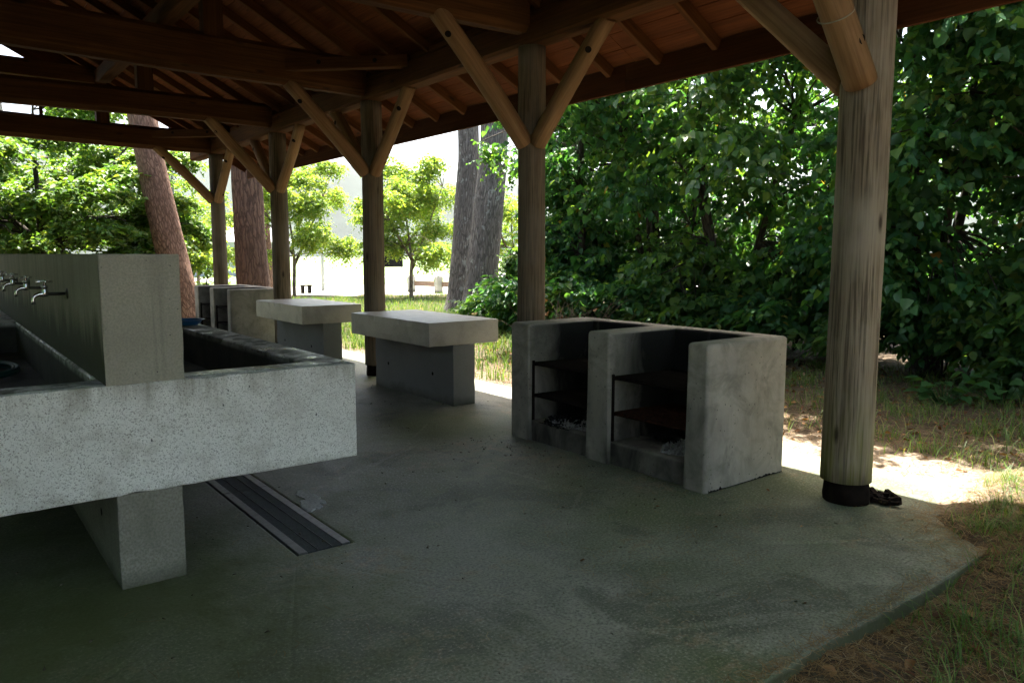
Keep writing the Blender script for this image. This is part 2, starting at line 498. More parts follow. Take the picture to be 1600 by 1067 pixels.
def link(name, me, mat, parent=None, smooth=False):
    """meshes are written in world metres and shifted to their parent's origin"""
    o = bpy.data.objects.new(name, me)
    if parent is not None:
        o.parent = parent
        v = origin(parent)
        if v.length > 0:
            me.transform(Matrix.Translation(-v))
    if mat is not None:
        me.materials.append(MT[mat] if isinstance(mat, str) else mat)
    if smooth:
        me.polygons.foreach_set('use_smooth', [True] * len(me.polygons))
    C.objects.link(o)
    return o

def pymesh(name, V, F):
    me = bpy.data.meshes.new(name)
    me.from_pydata([tuple(map(float, v)) for v in V], [], F)
    me.update()
    return me

def quadmesh(name, V, Q):
    """fast mesh of quads"""
    V = np.asarray(V, np.float32); Q = np.asarray(Q, np.int32)
    me = bpy.data.meshes.new(name)
    me.vertices.add(len(V)); me.vertices.foreach_set('co', V.ravel())
    k = Q.shape[1]
    me.loops.add(Q.size); me.loops.foreach_set('vertex_index', Q.ravel())
    me.polygons.add(len(Q)); me.polygons.foreach_set('loop_start', np.arange(0, Q.size, k, dtype=np.int32))
    me.update(calc_edges=True)
    return me

def bm_mesh(name, bm):
    bmesh.ops.recalc_face_normals(bm, faces=bm.faces)
    me = bpy.data.meshes.new(name)
    bm.to_mesh(me); bm.free()
    return me

def set_grain(me, arr):
    a = me.attributes.new('grain', 'FLOAT_VECTOR', 'POINT')
    a.data.foreach_set('vector', np.asarray(arr, np.float32).ravel())

from mathutils import noise as mnoise
def chip(bm, bx, by, bz, wob):
    """uneven faces and small chips along the arrises"""
    c = Vector(((bx[0] + bx[1]) / 2, (by[0] + by[1]) / 2, (bz[0] + bz[1]) / 2))
    for v in bm.verts:
        co = v.co.copy()
        d = sorted((min(abs(co.x - bx[0]), abs(co.x - bx[1])), min(abs(co.y - by[0]), abs(co.y - by[1])), min(abs(co.z - bz[0]), abs(co.z - bz[1]))))
        v.co += mnoise.noise_vector(co * 5.0) * wob * .7 + mnoise.noise_vector(co * 19.0) * wob * .4
        if d[1] < .02:
            k = max(0.0, mnoise.noise(co * 17.0) - .12) * .022 + max(0.0, mnoise.noise(co * 43.0)) * .005
            v.co += (c - co).normalized() * k

def block_mesh(name, x0, x1, y0, y1, z0, z1, bev=.01, seg=2, wob=0.0, cuts=0):
    bm = bmesh.new()
    bmesh.ops.create_cube(bm, size=1)
    for v in bm.verts:
        v.co = Vector((x0 if v.co.x < 0 else x1, y0 if v.co.y < 0 else y1, z0 if v.co.z < 0 else z1))
    if bev:
        bmesh.ops.bevel(bm, geom=bm.edges[:], offset=bev, segments=seg, affect='EDGES', profile=.5)
    if cuts:
        for _ in range(6):
            es = [e for e in bm.edges if e.calc_length() > .075]
            if not es: break
            bmesh.ops.subdivide_edges(bm, edges=es, cuts=1, use_grid_fill=True)
    if wob:
        chip(bm, (x0, x1), (y0, y1), (z0, z1), wob)
    return bm_mesh(name, bm)

def hf_mesh(name, xs, ys, hs, zb, bev=.0, seg=2, soot=None):
    """solid of axis-aligned cells; hs[i][j] is the height of the cell xs[i]..xs[i+1], ys[j]..ys[j+1]"""
    bm = bmesh.new()
    nx, ny = len(xs) - 1, len(ys) - 1
    def quad(*p):
        bm.faces.new([bm.verts.new(q) for q in p])
    zs = sorted(set([zb] + [h for r in hs for h in r]))
    H = lambda i, j: hs[i][j] if 0 <= i < nx and 0 <= j < ny else zb
    def walls(a, b, mk):
        lo, hi = min(a, b), max(a, b)
        lv = [z for z in zs if lo <= z <= hi]
        for k in range(len(lv) - 1):
            mk(lv[k], lv[k + 1])
    for i in range(nx):
        for j in range(ny):
            h = hs[i][j]
            quad((xs[i], ys[j], h), (xs[i + 1], ys[j], h), (xs[i + 1], ys[j + 1], h), (xs[i], ys[j + 1], h))
            quad((xs[i], ys[j], zb), (xs[i + 1], ys[j], zb), (xs[i + 1], ys[j + 1], zb), (xs[i], ys[j + 1], zb))
    for i in range(nx + 1):
        for j in range(ny):
            walls(H(i - 1, j), H(i, j), lambda a, b: quad((xs[i], ys[j], a), (xs[i], ys[j + 1], a), (xs[i], ys[j + 1], b), (xs[i], ys[j], b)))
    for j in range(ny + 1):
        for i in range(nx):
            walls(H(i, j - 1), H(i, j), lambda a, b: quad((xs[i], ys[j], a), (xs[i + 1], ys[j], a), (xs[i + 1], ys[j], b), (xs[i], ys[j], b)))
    bmesh.ops.remove_doubles(bm, verts=bm.verts, dist=1e-4)
    bmesh.ops.dissolve_limit(bm, angle_limit=.02, verts=bm.verts, edges=bm.edges)
    bmesh.ops.recalc_face_normals(bm, faces=bm.faces)
    if bev:
        es = [e for e in bm.edges if len(e.link_faces) == 2 and e.is_convex and e.calc_face_angle() > .5
              and max(v.co.z for v in e.verts) > zb + .005]
        bmesh.ops.bevel(bm, geom=es, offset=bev, segments=seg, affect='EDGES', profile=.5)
    bmesh.ops.triangulate(bm, faces=[f for f in bm.faces if len(f.verts) > 4])
    return bm_mesh(name, bm)

def member(name, p0, p1, w, h, mat, parent, up=(0, 0, 1), bev=.006, segs=1, bow=0.0, rnd=0.0):
    """sawn timber from p0 to p1, w wide and h deep, with its grain along the length"""
    p0, p1 = Vector(p0), Vector(p1)
    d = (p1 - p0); L = d.length; d.normalize()
    s = d.cross(Vector(up)).normalized()
    u = s.cross(d).normalized()
    b = min(bev, w * .3, h * .3)
    a = w / 2; c = h / 2
    prof = [(-a + b, -c), (a - b, -c), (a, -c + b), (a, c - b), (a - b, c), (-a + b, c), (-a, c - b), (-a, -c + b)]
    V, G, F = [], [], []
    off = random.random() * 50
    for k in range(segs + 1):
        t = k / segs
        bo = bow * math.sin(math.pi * t) + rnd * math.sin(t * 9 + off) * .5
        for (x, y) in prof:
            q = p0 + d * (L * t) + s * x + u * (y + bo)
            V.append(q); G.append((x + off, y + off * .37, L * t + off))
    n = len(prof)
    for k in range(segs):
        for i in range(n):
            j = (i + 1) % n
            F.append((k * n + i, k * n + j, (k + 1) * n + j, (k + 1) * n + i))
    F.append(tuple(range(n - 1, -1, -1)))
    F.append(tuple(segs * n + i for i in range(n)))
    me = pymesh(name, V, F)
    set_grain(me, G)
    return link(name, me, mat, parent)

def log_mesh(name, pts, radii, seg=20, noise=.03, cracks=(), cap=True, seed=0, flat=None, rough_n=6):
    """round timber or trunk along pts"""
    r = np.random.default_rng(seed)
    pts = [Vector(p) for p in pts]
    V, G, F = [], [], []
    ph = r.random((rough_n, 4)) * 6.28
    s = None; length = 0; off = float(r.random() * 40)
    for k, p in enumerate(pts):
        if k == 0: d = pts[1] - pts[0]
        elif k == len(pts) - 1: d = pts[-1] - pts[-2]
        else: d = pts[k + 1] - pts[k - 1]
        d = d.normalized()
        if s is None:
            s = d.cross(Vector((.31, .95, .12))).normalized()
        s = (s - d * s.dot(d)).normalized()
        u = d.cross(s)
        if k: length += (p - pts[k - 1]).length
        for i in range(seg):
            a = 2 * math.pi * i / seg
            q = 1.0
            for m in range(rough_n):
                q += noise / (1 + m * .5) * math.sin((m + 1) * a + ph[m, 0] + length * (1.5 + m) + ph[m, 1]) * .6
            rr = radii[k] * q
            for (ca, cw, cd) in cracks:
                da = (a - ca - .06 * math.sin(length * 3 + ph[0, 2]) + math.pi) % (2 * math.pi) - math.pi
                rr *= 1 - cd * math.exp(-(da / cw) ** 2)
            V.append(p + s * (math.cos(a) * rr) + u * (math.sin(a) * rr))
            G.append((math.cos(a) * radii[k] + off, math.sin(a) * radii[k] + off, length + off))
    n = seg
    for k in range(len(pts) - 1):
        for i in range(n):
            j = (i + 1) % n
            F.append((k * n + i, k * n + j, (k + 1) * n + j, (k + 1) * n + i))
    if cap:
        F.append(tuple(range(n - 1, -1, -1)))
        F.append(tuple((len(pts) - 1) * n + i for i in range(n)))
    me = pymesh(name, V, F)
    set_grain(me, G)
    me.polygons.foreach_set('use_smooth', [len(f) == 4 for f in F])
    return me

def lerp_pts(p0, p1, n, bow=(0, 0, 0)):
    p0, p1, b = Vector(p0), Vector(p1), Vector(bow)
    return [p0.lerp(p1, k / n) + b * math.sin(math.pi * k / n) for k in range(n + 1)]

def disc_mesh(name, c, axis, r, depth, seg=14):
    axis = Vector(axis).normalized()
    s = axis.orthogonal().normalized(); u = axis.cross(s)
    c = Vector(c)
    V = []
    for dz in (-depth, 0):
        for i in range(seg):
            a = 2 * math.pi * i / seg
            V.append(c + axis * dz + s * math.cos(a) * r + u * math.sin(a) * r)
    F = [(i, (i + 1) % seg, seg + (i + 1) % seg, seg + i) for i in range(seg)]
    F += [tuple(range(seg - 1, -1, -1)), tuple(range(seg, 2 * seg))]
    return pymesh(name, V, F)

def tube(name, pts, r, mat, parent=None, seg=8, closed=False):
    me = log_mesh(name, pts, [r] * len(pts) if not isinstance(r, (list, tuple)) else r, seg, 0.0, cap=True)
    return link(name, me, mat, parent)

# ------------------------------------------------------------------ ground
def axis_pts(lo, hi, fine0, fine1, step, grow=1.35):
    a = list(np.arange(fine0, fine1 + 1e-6, step))
    s = step
    while a[-1] < hi:
        s *= grow; a.append(a[-1] + s)
    s = step
    while a[0] > lo:
        s *= grow; a.insert(0, a[0] - s)
    return np.array(a)

SX0, SX1, SY0, SY1 = -3.6, 5.06, 1.42, 15.2       # the concrete floor
def soil_z(x, y):
    """height of the soil: nearly level with the floor's outer side, a hand lower at its near edge"""
    z = -.055 + .018 * np.sin(x * 2.1 + y * 1.3) + .012 * np.sin(x * 5.3 - y * 3.7) + .02 * np.sin(y * .7 + x * .4)
    side = np.clip((x - 4.6) / .5, 0, 1)
    z = z * (1 - .75 * side) - .012 * side
    near = np.clip((1.9 - y) / .6, 0, 1) * np.clip((4.6 - x) / .8, 0, 1)
    z = z - .05 * near
    d = np.hypot((x - 4.88) / 1.16, (y - 1.2) / .86)
    z = z + .26 * np.clip(1.12 - d, 0, .6)
    z = z + .010 * np.sin(x * 17 + 3 * np.sin(y * 9)) * np.sin(y * 15 + 2 * np.sin(x * 11)) + .006 * np.sin(x * 37 + y * 23) * np.sin(y * 41 - x * 19)
    under = (x > SX0 + .15) & (x < SX1 - .95) & (y > SY0 + .12) & (y < SY1 - .1)
    under = under | ((x > SX0 + .15) & (x < SX1 - .05) & (y > SY0 + .75) & (y < SY1 - .1))
    z = np.where(under, -.16, z)
    far = np.clip((np.hypot(x - 2, y - 6) - 14) / 20, 0, 1)
    return z * (1 - far) - .09 * far

xs = axis_pts(-2500, 3000, 2.0, 9.5, .05)
ys = axis_pts(-2500, 3500, -.4, 6.0, .05)
XX, YY = np.meshgrid(xs, ys, indexing='ij')
ZZ = soil_z(XX, YY)
nx, ny = XX.shape
idx = np.arange(nx * ny).reshape(nx, ny)
Q = np.stack([idx[:-1, :-1], idx[1:, :-1], idx[1:, 1:], idx[:-1, 1:]], -1).reshape(-1, 4)
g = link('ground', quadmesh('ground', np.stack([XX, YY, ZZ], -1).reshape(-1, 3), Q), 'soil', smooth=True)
tag(g, kind='structure')

def sheet(name, poly, z, mat, parent=None):
    me = pymesh(name, [(x, y, z) for x, y in poly], [tuple(range(len(poly)))])
    return link(name, me, mat, parent)

MT['gravel'] = plain('pale_gravel', (.32, .31, .26), .95, 0, .25, 9, .4)
MT['meadow'] = plain('mown_meadow', (.13, .20, .06), .9, 0, .35, 1.5, .3)
MT['asphalt'] = plain('pale_asphalt', (.22, .22, .22), .9, 0, .15, 4, .2)
lot = [(-60, 24), (6, 22.5), (9, 20.8), (11.5, 22.6), (14, 24.6), (17, 24.2), (22, 22), (34, 12), (60, 0), (140, -10), (160, 60), (60, 95), (-60, 95)]
tag(sheet('gravel_yard', lot, -.055, 'gravel'), kind='structure')
tag(sheet('road', [(-200, 52), (220, 34), (220, 40), (-200, 59)], -.030, 'asphalt'), kind='structure')
tag(sheet('meadow', [(-400, 44), (400, 27), (600, 420), (-600, 440)], -.040, 'meadow'), kind='structure')

# ------------------------------------------------------------------ floor slab with drain slot
DX0, DX1, DY0, DY1 = 1.35, 1.63, 3.45, 8.2
fl = hf_mesh('concrete_floor', [SX0, DX0, DX1, SX1], [SY0, DY0, DY1, SY1],
             [[0, 0, 0], [0, -.40, 0], [0, 0, 0]], -.50, .016, 3)
bm = bmesh.new(); bm.from_mesh(fl)
for _ in range(3):
    es = [e for e in bm.edges if max(v.co.y for v in e.verts) < SY0 + .06 and abs(e.verts[0].co.x - e.verts[1].co.x) > .06]
    bmesh.ops.subdivide_edges(bm, edges=es, cuts=4)
from mathutils import noise as mnoise
for v in bm.verts:
    if v.co.y < SY0 + .06 and v.co.z > -.2:
        a = mnoise.noise(Vector((v.co.x * 1.3, 0, 0))) * .03 + mnoise.noise(Vector((v.co.x * 9, 3, 0))) * .012 + mnoise.noise(Vector((v.co.x * 31, 7, 0))) * .006
        v.co.y += a
        v.co.z -= max(0, mnoise.noise(Vector((v.co.x * 7, 11, 0)))) * .012
bmesh.ops.triangulate(bm, faces=[f for f in bm.faces if len(f.verts) > 4])
bm.to_mesh(fl); bm.free()
floor = tag(link('concrete_floor', fl, 'floor'), kind='structure')

# ------------------------------------------------------------------ drain gratings
gm_slat = None
y = DY0
gi = 0
while y < DY1 - .1:
    y1 = min(y + 1.18, DY1)
    lab = 'steel slotted drain grating in the floor, its open end nearest the viewer' if gi == 0 else \
          ['', 'steel slotted drain grating running under the sink, second from its open end', 'third steel drain grating, in the dark behind the sink support', 'last steel drain grating, farthest under the sink'][min(gi, 3)]
    t = thing('drain_grating', ((DX0 + DX1) / 2, y, 0), lab, 'drain grating', 'drain gratings in the floor')
    for (a, b) in ((DX0 + .004, DX0 + .050), (DX1 - .050, DX1 - .004)):
        link('edge_bar', block_mesh('edge_bar', a, b, y + .004, y1 - .004, -.035, .003, .002, 1), 'grate_edge', t)
    for fx in (.365, .635):
        xx = DX0 + (DX1 - DX0) * fx
        link('carrier_rod', block_mesh('carrier_rod', xx - .0022, xx + .0022, y + .004, y1 - .004, -.02, .0045, .001, 1), 'grate_edge', t)
    V, F = [], []
    yy = y + .008
    while yy < y1 - .012:
        b = len(V)
        for z in (-.024, .0005):
            V += [(DX0 + .051, yy, z), (DX1 - .051, yy, z), (DX1 - .051, yy + .0065, z), (DX0 + .051, yy + .0065, z)]
        F += [(b, b + 1, b + 5, b + 4), (b + 1, b + 2, b + 6, b + 5), (b + 2, b + 3, b + 7, b + 6), (b + 3, b, b + 4, b + 7), (b + 4, b + 5, b + 6, b + 7)]
        yy += .0145
    o = link('slats', pymesh('slats', V, F), 'grate', t)
    tag(o, kind='stuff')
    y = y1; gi += 1

# ------------------------------------------------------------------ the shelter
EX, EZ = 5.13, 2.905            # eave
CX = .727                       # centre line
SL = .53                        # roof slope
def rb(x):                      # underside of the rafters
    return 3.03 + SL * (5.1 - (x if x >= CX else 2 * CX - x))
MIR = lambda x: 2 * CX - x
PX = 4.274
PY = [2.281 + 2.982 * k for k in range(5)]
RY0, RY1 = .55, 15.02
shelter = thing('picnic_shelter', (CX, 8.0, 0), 'open timber picnic shelter with log posts and reddish plank roof over the concrete floor', 'shelter')

post_r = [.142, .124, .128, .130, .126]
for side in (1, -1):
    for k, py in enumerate(PY):
        px = PX if side > 0 else MIR(PX)
        r = post_r[k]
        n = 26
        cr = [[(3.75, .035, .16), (5.2, .028, .08), (2.6, .028, .08), (4.5, .02, .05)], [(4.45, .035, .15), (5.4, .025, .06)], [(4.7, .035, .13)], [(4.4, .05, .05)], [(4.9, .04, .04)]][k]
        me = log_mesh('post', lerp_pts((px, py, .128), (px, py, 3.215), n), [r * (1.0 - .05 * j / n) for j in range(n + 1)],
                      150 if side > 0 and k < 3 else 32, .014, cr if side > 0 else (), seed=40 + k)
        po = link('post', me, 'post' if k == 0 else 'post_gray', shelter)
        rs = r * .90
        sm = log_mesh('post_sleeve', [(px, py, -.01), (px, py, .03), (px, py, .08), (px, py, .127)], [rs * .98, rs * 1.02, rs * .99, rs * .95], 40, .06, seed=k)
        link('post_sleeve', sm, 'sleeve', po)
    # long beam on the posts
    bx = PX - .005 if side > 0 else MIR(PX - .005)
    ys_ = [RY0 + .15, PY[1] - .0, PY[2] + .0, PY[3] + .0, 15.45]
    for a, b in zip(ys_[:-1], ys_[1:]):
        member('long_beam', (bx, a + .002, 3.345), (bx, b - .002, 3.345), .205, .255, 'beam', shelter, bev=.025)
    member('wall_plate', (bx + .02 * side, RY0 + .1, 3.51), (bx + .02 * side, 15.2, 3.51), .14, .07, 'beam', shelter)
    # purlin and the low tie running along the roof
    qx = 2.49 if side > 0 else MIR(2.49)
    member('purlin', (qx, RY0 + .05, 4.30), (qx, 15.3, 4.30), .18, .20, 'beam', shelter, bev=.02)
    lx = 2.03 if side > 0 else MIR(2.03)
    member('long_tie', (lx, PY[0] - .3, 3.735), (lx, 11.35, 3.735), .155, .13, 'beam', shelter, bev=.01)
    # fascia
    fx = EX - .02 if side > 0 else MIR(EX - .02)
    for a, b in ((RY0, 4.95), (4.95, 8.95), (8.95, 12.9), (12.9, RY1)):
        member('fascia_board', (fx, a + .001, EZ + .115), (fx, b - .001, EZ + .115), .034, .23, 'fascia', shelter, bev=.004)
    # rafters, one mesh shared by all
    ang = math.atan(SL)
    first = None
    for k in range(-5, 19):
        ry = 3.947 + .589 * k
        if first is None:
            x0, x1 = (EX - .05, CX + .05) if side > 0 else (MIR(EX - .05), CX - .05)
            up = .055
            first = member('rafter', (x0, ry, rb(x0) + up), (x1, ry, rb(x1) + up), .055, .10, 'rafter', shelter, bev=.005)
            y_first = ry
        else:
            o = first.copy(); C.objects.link(o); o.location = (0, ry - y_first, 0)
    gx0, gx1 = (2.75, CX + .03) if side > 0 else (MIR(2.75), CX - .03)
    member('gable_board', (gx0, RY1 - .075, rb(gx0) - .12), (gx1, RY1 - .075, rb(gx1) - .12), .03, .34, 'fascia', shelter, bev=.004)
    for ry in (RY0 + .03, RY1 - .03):
        x0, x1 = (EX - .05, CX + .05) if side > 0 else (MIR(EX - .05), CX - .05)
        member('barge_rafter', (x0, ry, rb(x0) + .05), (x1, ry, rb(x1) + .05), .045, .16, 'fascia', shelter, bev=.005)
    # planks across the rafters
    ux = Vector((-1 if side > 0 else 1, 0, SL)).normalized()
    nz = Vector((SL if side > 0 else -SL, 0, 1)).normalized()
    x0 = EX - .02 if side > 0 else MIR(EX - .02)
    p0 = Vector((x0, 0, rb(x0) + .118))
    Lr = (EX - CX) / math.cos(ang)
    bw = .186
    nb = int(Lr / bw)
    bounds = [RY0 + .01, 4.84, 9.55, RY1 - .01]
    for sct in range(3):
        pr = None
        for k in range(nb):
            ca = p0 + ux * (k * bw + bw / 2)
            if pr is None:
                pr = member('roof_plank', ca + Vector((0, bounds[sct] + .0015, 0)), ca + Vector((0, bounds[sct + 1] - .0015, 0)), bw - .004, .016, 'board', shelter, up=nz, bev=.002)
                c0 = ca
            else:
                o = pr.copy(); C.objects.link(o); o.location = ca - c0
    q0 = p0 + nz * .022 - ux * .09
    q1 = p0 + ux * (Lr + .02) + nz * .022
    V = []
    for yy in (RY0 - .06, RY1 + .06):
        for q in (q0, q1):
            V += [(q.x, yy, q.z), (q.x + nz.x * .03, yy, q.z + nz.z * .03)]
    F = [(0, 2, 6, 4), (1, 5, 7, 3), (0, 1, 3, 2), (4, 6, 7, 5), (0, 4, 5, 1), (2, 3, 7, 6)]
    link('roof_sheet', pymesh('roof_sheet', V, F), 'roofing', shelter)

member('ridge_beam', (CX, RY0 + .05, rb(CX) - .07), (CX, RY1 - .05, rb(CX) - .07), .16, .24, 'beam', shelter)
tie_lo = [3.30, 3.31, 3.255, 3.30, 3.22]
tie_hi = [3.62, 3.64, 3.66, 3.625, 3.585]
for k, py in enumerate(PY):
    zc = (tie_lo[k] + tie_hi[k]) / 2
    member('tie_beam', (MIR(PX - .11), py, zc), (PX - .11, py, zc), .21, tie_hi[k] - tie_lo[k], 'beam', shelter, bev=.055, segs=16, bow=.03 * (1 if k % 2 else -1) * -1, rnd=.02)
    for s in (1, -1):
        qx = 2.49 if s > 0 else MIR(2.49)
        member('queen_post', (qx, py, tie_hi[k] - .02), (qx, py, 4.199), .195, .16, 'beam', shelter, up=(0, 1, 0))
    member('king_post', (CX, py, tie_hi[k] - .02), (CX, py, rb(CX) - .19), .19, .17, 'beam', shelter, up=(0, 1, 0))
    for a, b in ((MIR(2.39), CX - .1), (CX + .1, 2.39)):
        member('collar_beam', (a, py, 4.31), (b, py, 4.31), .15, .26, 'beam', shelter, bev=.012)
for hx in (1.63, MIR(1.63)):
    member('hanger', (hx, PY[4], 3.55), (hx, PY[4], 4.21), .05, .05, 'beam', shelter, up=(0, 1, 0))
for k in (2, 4):
    py = PY[k]
    for s in (1, -1):
        ax, bx_ = (3.24, 4.19) if s > 0 else (MIR(3.24), MIR(4.19))
        br = member('corner_brace', (ax, py - .08, 3.465), (bx_, py - 1.02, 3.465), .105, .125, 'beam', shelter, bev=.008)
        dv = Vector((bx_ - ax, -.94, 0)).normalized()
        nrm = Vector((-abs(dv.y), -abs(dv.x), 0)) if s > 0 else Vector((abs(dv.y), -abs(dv.x), 0))
        for t in (.28, .74):
            c = Vector((ax, py - .08, 3.475)).lerp(Vector((bx_, py - 1.02, 3.475)), t) + nrm * .055
            link('bolt', disc_mesh('bolt', c, nrm, .024, .02), 'bolt', br)

# log struts
def strut(p0, p1, r, seed, holes, parent=shelter, bow=.0):
    b = Vector((random.uniform(-bow, bow), random.uniform(-bow, bow), random.uniform(-bow, bow)))
    n = 12
    me = log_mesh('strut', lerp_pts(p0, p1, n, b), [r * (1.04 - .08 * k / n) for k in range(n + 1)], 26, .03, [(random.uniform(3, 6), .05, .05)], seed=seed)
    st = link('strut', me, 'strut', parent)
    p0, p1 = Vector(p0), Vector(p1)
    d = (p1 - p0).normalized()
    for (t, view) in holes:
        v = Vector(view); v = (v - d * v.dot(d)).normalized()
        c = p0.lerp(p1, t) + b * math.sin(math.pi * t) + v * (r * 1.0)
        me = disc_mesh('bolt_hole', c, v, .026, .02, 14)
        link('bolt_hole', me, 'bolt', st)
    return st
for s in (1, -1):
    X = lambda x: x if s > 0 else MIR(x)
    vw = lambda x, y, z=0: (x * s, y, z)
    for k, py in enumerate(PY):
        r = .086 if k == 0 else .079
        strut((X(PX - .095), py - .02, 2.40), (X(3.27), py - .015, tie_lo[k] + .06), r, 10 * k + 1, [(.14, vw(-.3, 1, -.2)) if k else (.19, vw(-.2, -1, .1)), (.83, vw(-1, -.6, -.5))], bow=.012)
        if k in (1, 2, 3, 4):
            strut((X(PX - .02), py - .10, 2.40), (X(PX - .02), py - .94, 3.245), .074, 10 * k + 2, [(.17, vw(.6, -1, -.3)), (.78, vw(-1, -.9, -.3))], bow=.012)
        if k in (0, 2, 3):
            strut((X(PX - .02), py + .10, 2.42), (X(PX - .02), py + .95, 3.245), .078, 10 * k + 3, [(.8, vw(-1, .2))], bow=.012)
# plastic twine tied round the near strut
me = bpy.data.meshes.new('twine')
d = (Vector((3.27, 2.266, 3.36)) - Vector((PX - .095, 2.261, 2.40))).normalized()
c = Vector((PX - .095, 2.261, 2.40)) + d * .42
s_ = d.orthogonal().normalized(); u_ = d.cross(s_)
pts = [c + s_ * math.cos(a) * .091 + u_ * math.sin(a) * .091 + d * .012 * math.sin(a * 1.0) for a in np.linspace(0, 2 * math.pi, 33)]
tag(tube('plastic_twine', pts, .004, 'twine', None, 6), 'pale plastic twine tied round the nearest tan log strut', 'twine')

# ------------------------------------------------------------------ tables
def table(x0, x1, y0, y1, label):
    t = thing('concrete_table', ((x0 + x1) / 2, (y0 + y1) / 2, 0), label, 'table', 'concrete tables')
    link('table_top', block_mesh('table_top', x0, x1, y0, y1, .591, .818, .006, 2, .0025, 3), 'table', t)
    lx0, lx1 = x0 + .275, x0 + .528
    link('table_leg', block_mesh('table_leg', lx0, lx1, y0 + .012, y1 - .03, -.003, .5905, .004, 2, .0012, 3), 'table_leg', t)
    for fy in (.24, .80):
        for z in (.27,):
            c = (lx0 - .0005, y0 + (y1 - y0) * fy, z)
            link('tie_hole', disc_mesh('tie_hole', c, (-1, 0, 0), .018, .02), 'bolt', t)
table(3.683, 4.488, 6.04, 7.67, 'concrete slab table beside the stove, the nearer of the two')
table(3.641, 4.442, 8.94, 10.57, 'concrete slab table behind the sink rim, the farther of the two')

# ------------------------------------------------------------------ barbecue stoves
def rack(name, x0, x1, y0, y1, z, parent, mat, sag=.0):
    V, F = [], []
    bars = np.linspace(y0, y1, 24)
    o = None
    bm = bmesh.new()
    def bar(a, b, r):
        a, b = Vector(a), Vector(b)
        d = (b - a).normalized(); s = d.orthogonal().normalized(); u = d.cross(s)
        ring = []
        for p in (a, b):
            ring.append([bm.verts.new(p + s * math.cos(t) * r + u * math.sin(t) * r) for t in (0.8, 2.37, 3.94, 5.5)])
        for i in range(4):
            bm.faces.new((ring[0][i], ring[0][(i + 1) % 4], ring[1][(i + 1) % 4], ring[1][i]))
    for yb in bars:
        bar((x0, yb, z), (x1, yb, z - sag), .0055)
    for xb in (x0, (x0 + x1) / 2, x1):
        bar((xb, y0 - .005, z - .011), (xb, y1 + .005, z - .011), .011)
    return link(name, bm_mesh(name, bm), mat, parent)

def stove(y_off, label, bays, group='barbecue stoves'):
    YS = [2.85, 3.02, 3.69, 3.912, 4.562, 4.80]
    YS = [v + y_off for v in YS]
    x0, xh, xb, x1 = 3.685, 3.715, 4.37, 4.515
    t = thing('barbecue_stove', ((x0 + x1) / 2, (YS[0] + YS[-1]) / 2, 0), label, 'stove', group)
    H = .918
    hs = [[H, -.0035, H, -.0035, H], [H, .158, H, .158, H], [H, H, H, H, H]]
    me = hf_mesh('stove_body', [x0, xh, xb, x1], YS, hs, -.004, .027, 4)
    # soot amount by place: inner faces of the bays only
    bm = bmesh.new(); bm.from_mesh(me)
    bmesh.ops.subdivide_edges(bm, edges=[e for e in bm.edges if e.calc_length() > .12], cuts=3, use_grid_fill=True)
    bmesh.ops.triangulate(bm, faces=[f for f in bm.faces if len(f.verts) > 4])
    bm.to_mesh(me); bm.free()
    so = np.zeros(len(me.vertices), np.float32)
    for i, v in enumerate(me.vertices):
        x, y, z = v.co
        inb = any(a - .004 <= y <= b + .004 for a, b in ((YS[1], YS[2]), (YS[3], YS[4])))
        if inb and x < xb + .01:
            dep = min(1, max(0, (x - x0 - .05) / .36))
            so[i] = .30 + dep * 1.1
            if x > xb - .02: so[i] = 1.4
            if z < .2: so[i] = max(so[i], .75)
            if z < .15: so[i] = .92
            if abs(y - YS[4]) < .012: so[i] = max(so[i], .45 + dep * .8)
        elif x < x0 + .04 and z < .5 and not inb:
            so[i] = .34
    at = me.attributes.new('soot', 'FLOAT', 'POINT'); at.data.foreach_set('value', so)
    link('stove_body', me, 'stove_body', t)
    q = np.random.default_rng(int(y_off * 10) + 3)
    n = 60
    V, F = [], []
    for i in range(n + 1):
        f = i / n
        hh = .004 + .012 * max(0, math.sin(f * 9 + 1) * .6 + q.normal() * .35)
        V += [(x0 + .03 + (x1 - x0 - .05) * f, YS[0] - .0025, 0.0), (x0 + .03 + (x1 - x0 - .05) * f, YS[0] - .0025, hh), (x0 + .03 + (x1 - x0 - .05) * f, YS[0] + .01, hh)]
    for i in range(n):
        b = i * 3
        F += [(b, b + 3, b + 4, b + 1), (b + 1, b + 4, b + 5, b + 2)]
    link('base_joint', pymesh('base_joint', V, F), 'char', t)
    for a, b in ((YS[1], YS[2]), (YS[3], YS[4])):
        for z, mt in ((.615, 'iron'), (.365, 'rust' if a < 3.5 else 'iron')):
            rack('grill_rack', x0 + .05, xb - .05, a + .015, b - .015, z, t, mt, .01)
        for yy in (a + .006, b - .006):
            link('angle_iron', block_mesh('angle_iron', x0 + .030, x0 + .052, yy - .005, yy + .005, .16, .63, .001, 1), 'iron', t)
            for z in (.60, .35):
                link('rack_rail', block_mesh('rack_rail', x0 + .05, xb - .04, yy - .0045, yy + .0045, z - .012, z + .004, .001, 1), 'iron', t)
    return t
stove(0, 'twin-bay concrete barbecue stove beside the nearest post, soot inside and ash on its floor', True)
stove(8.98, 'twin-bay concrete barbecue stove at the far end, behind the sink rim', True)

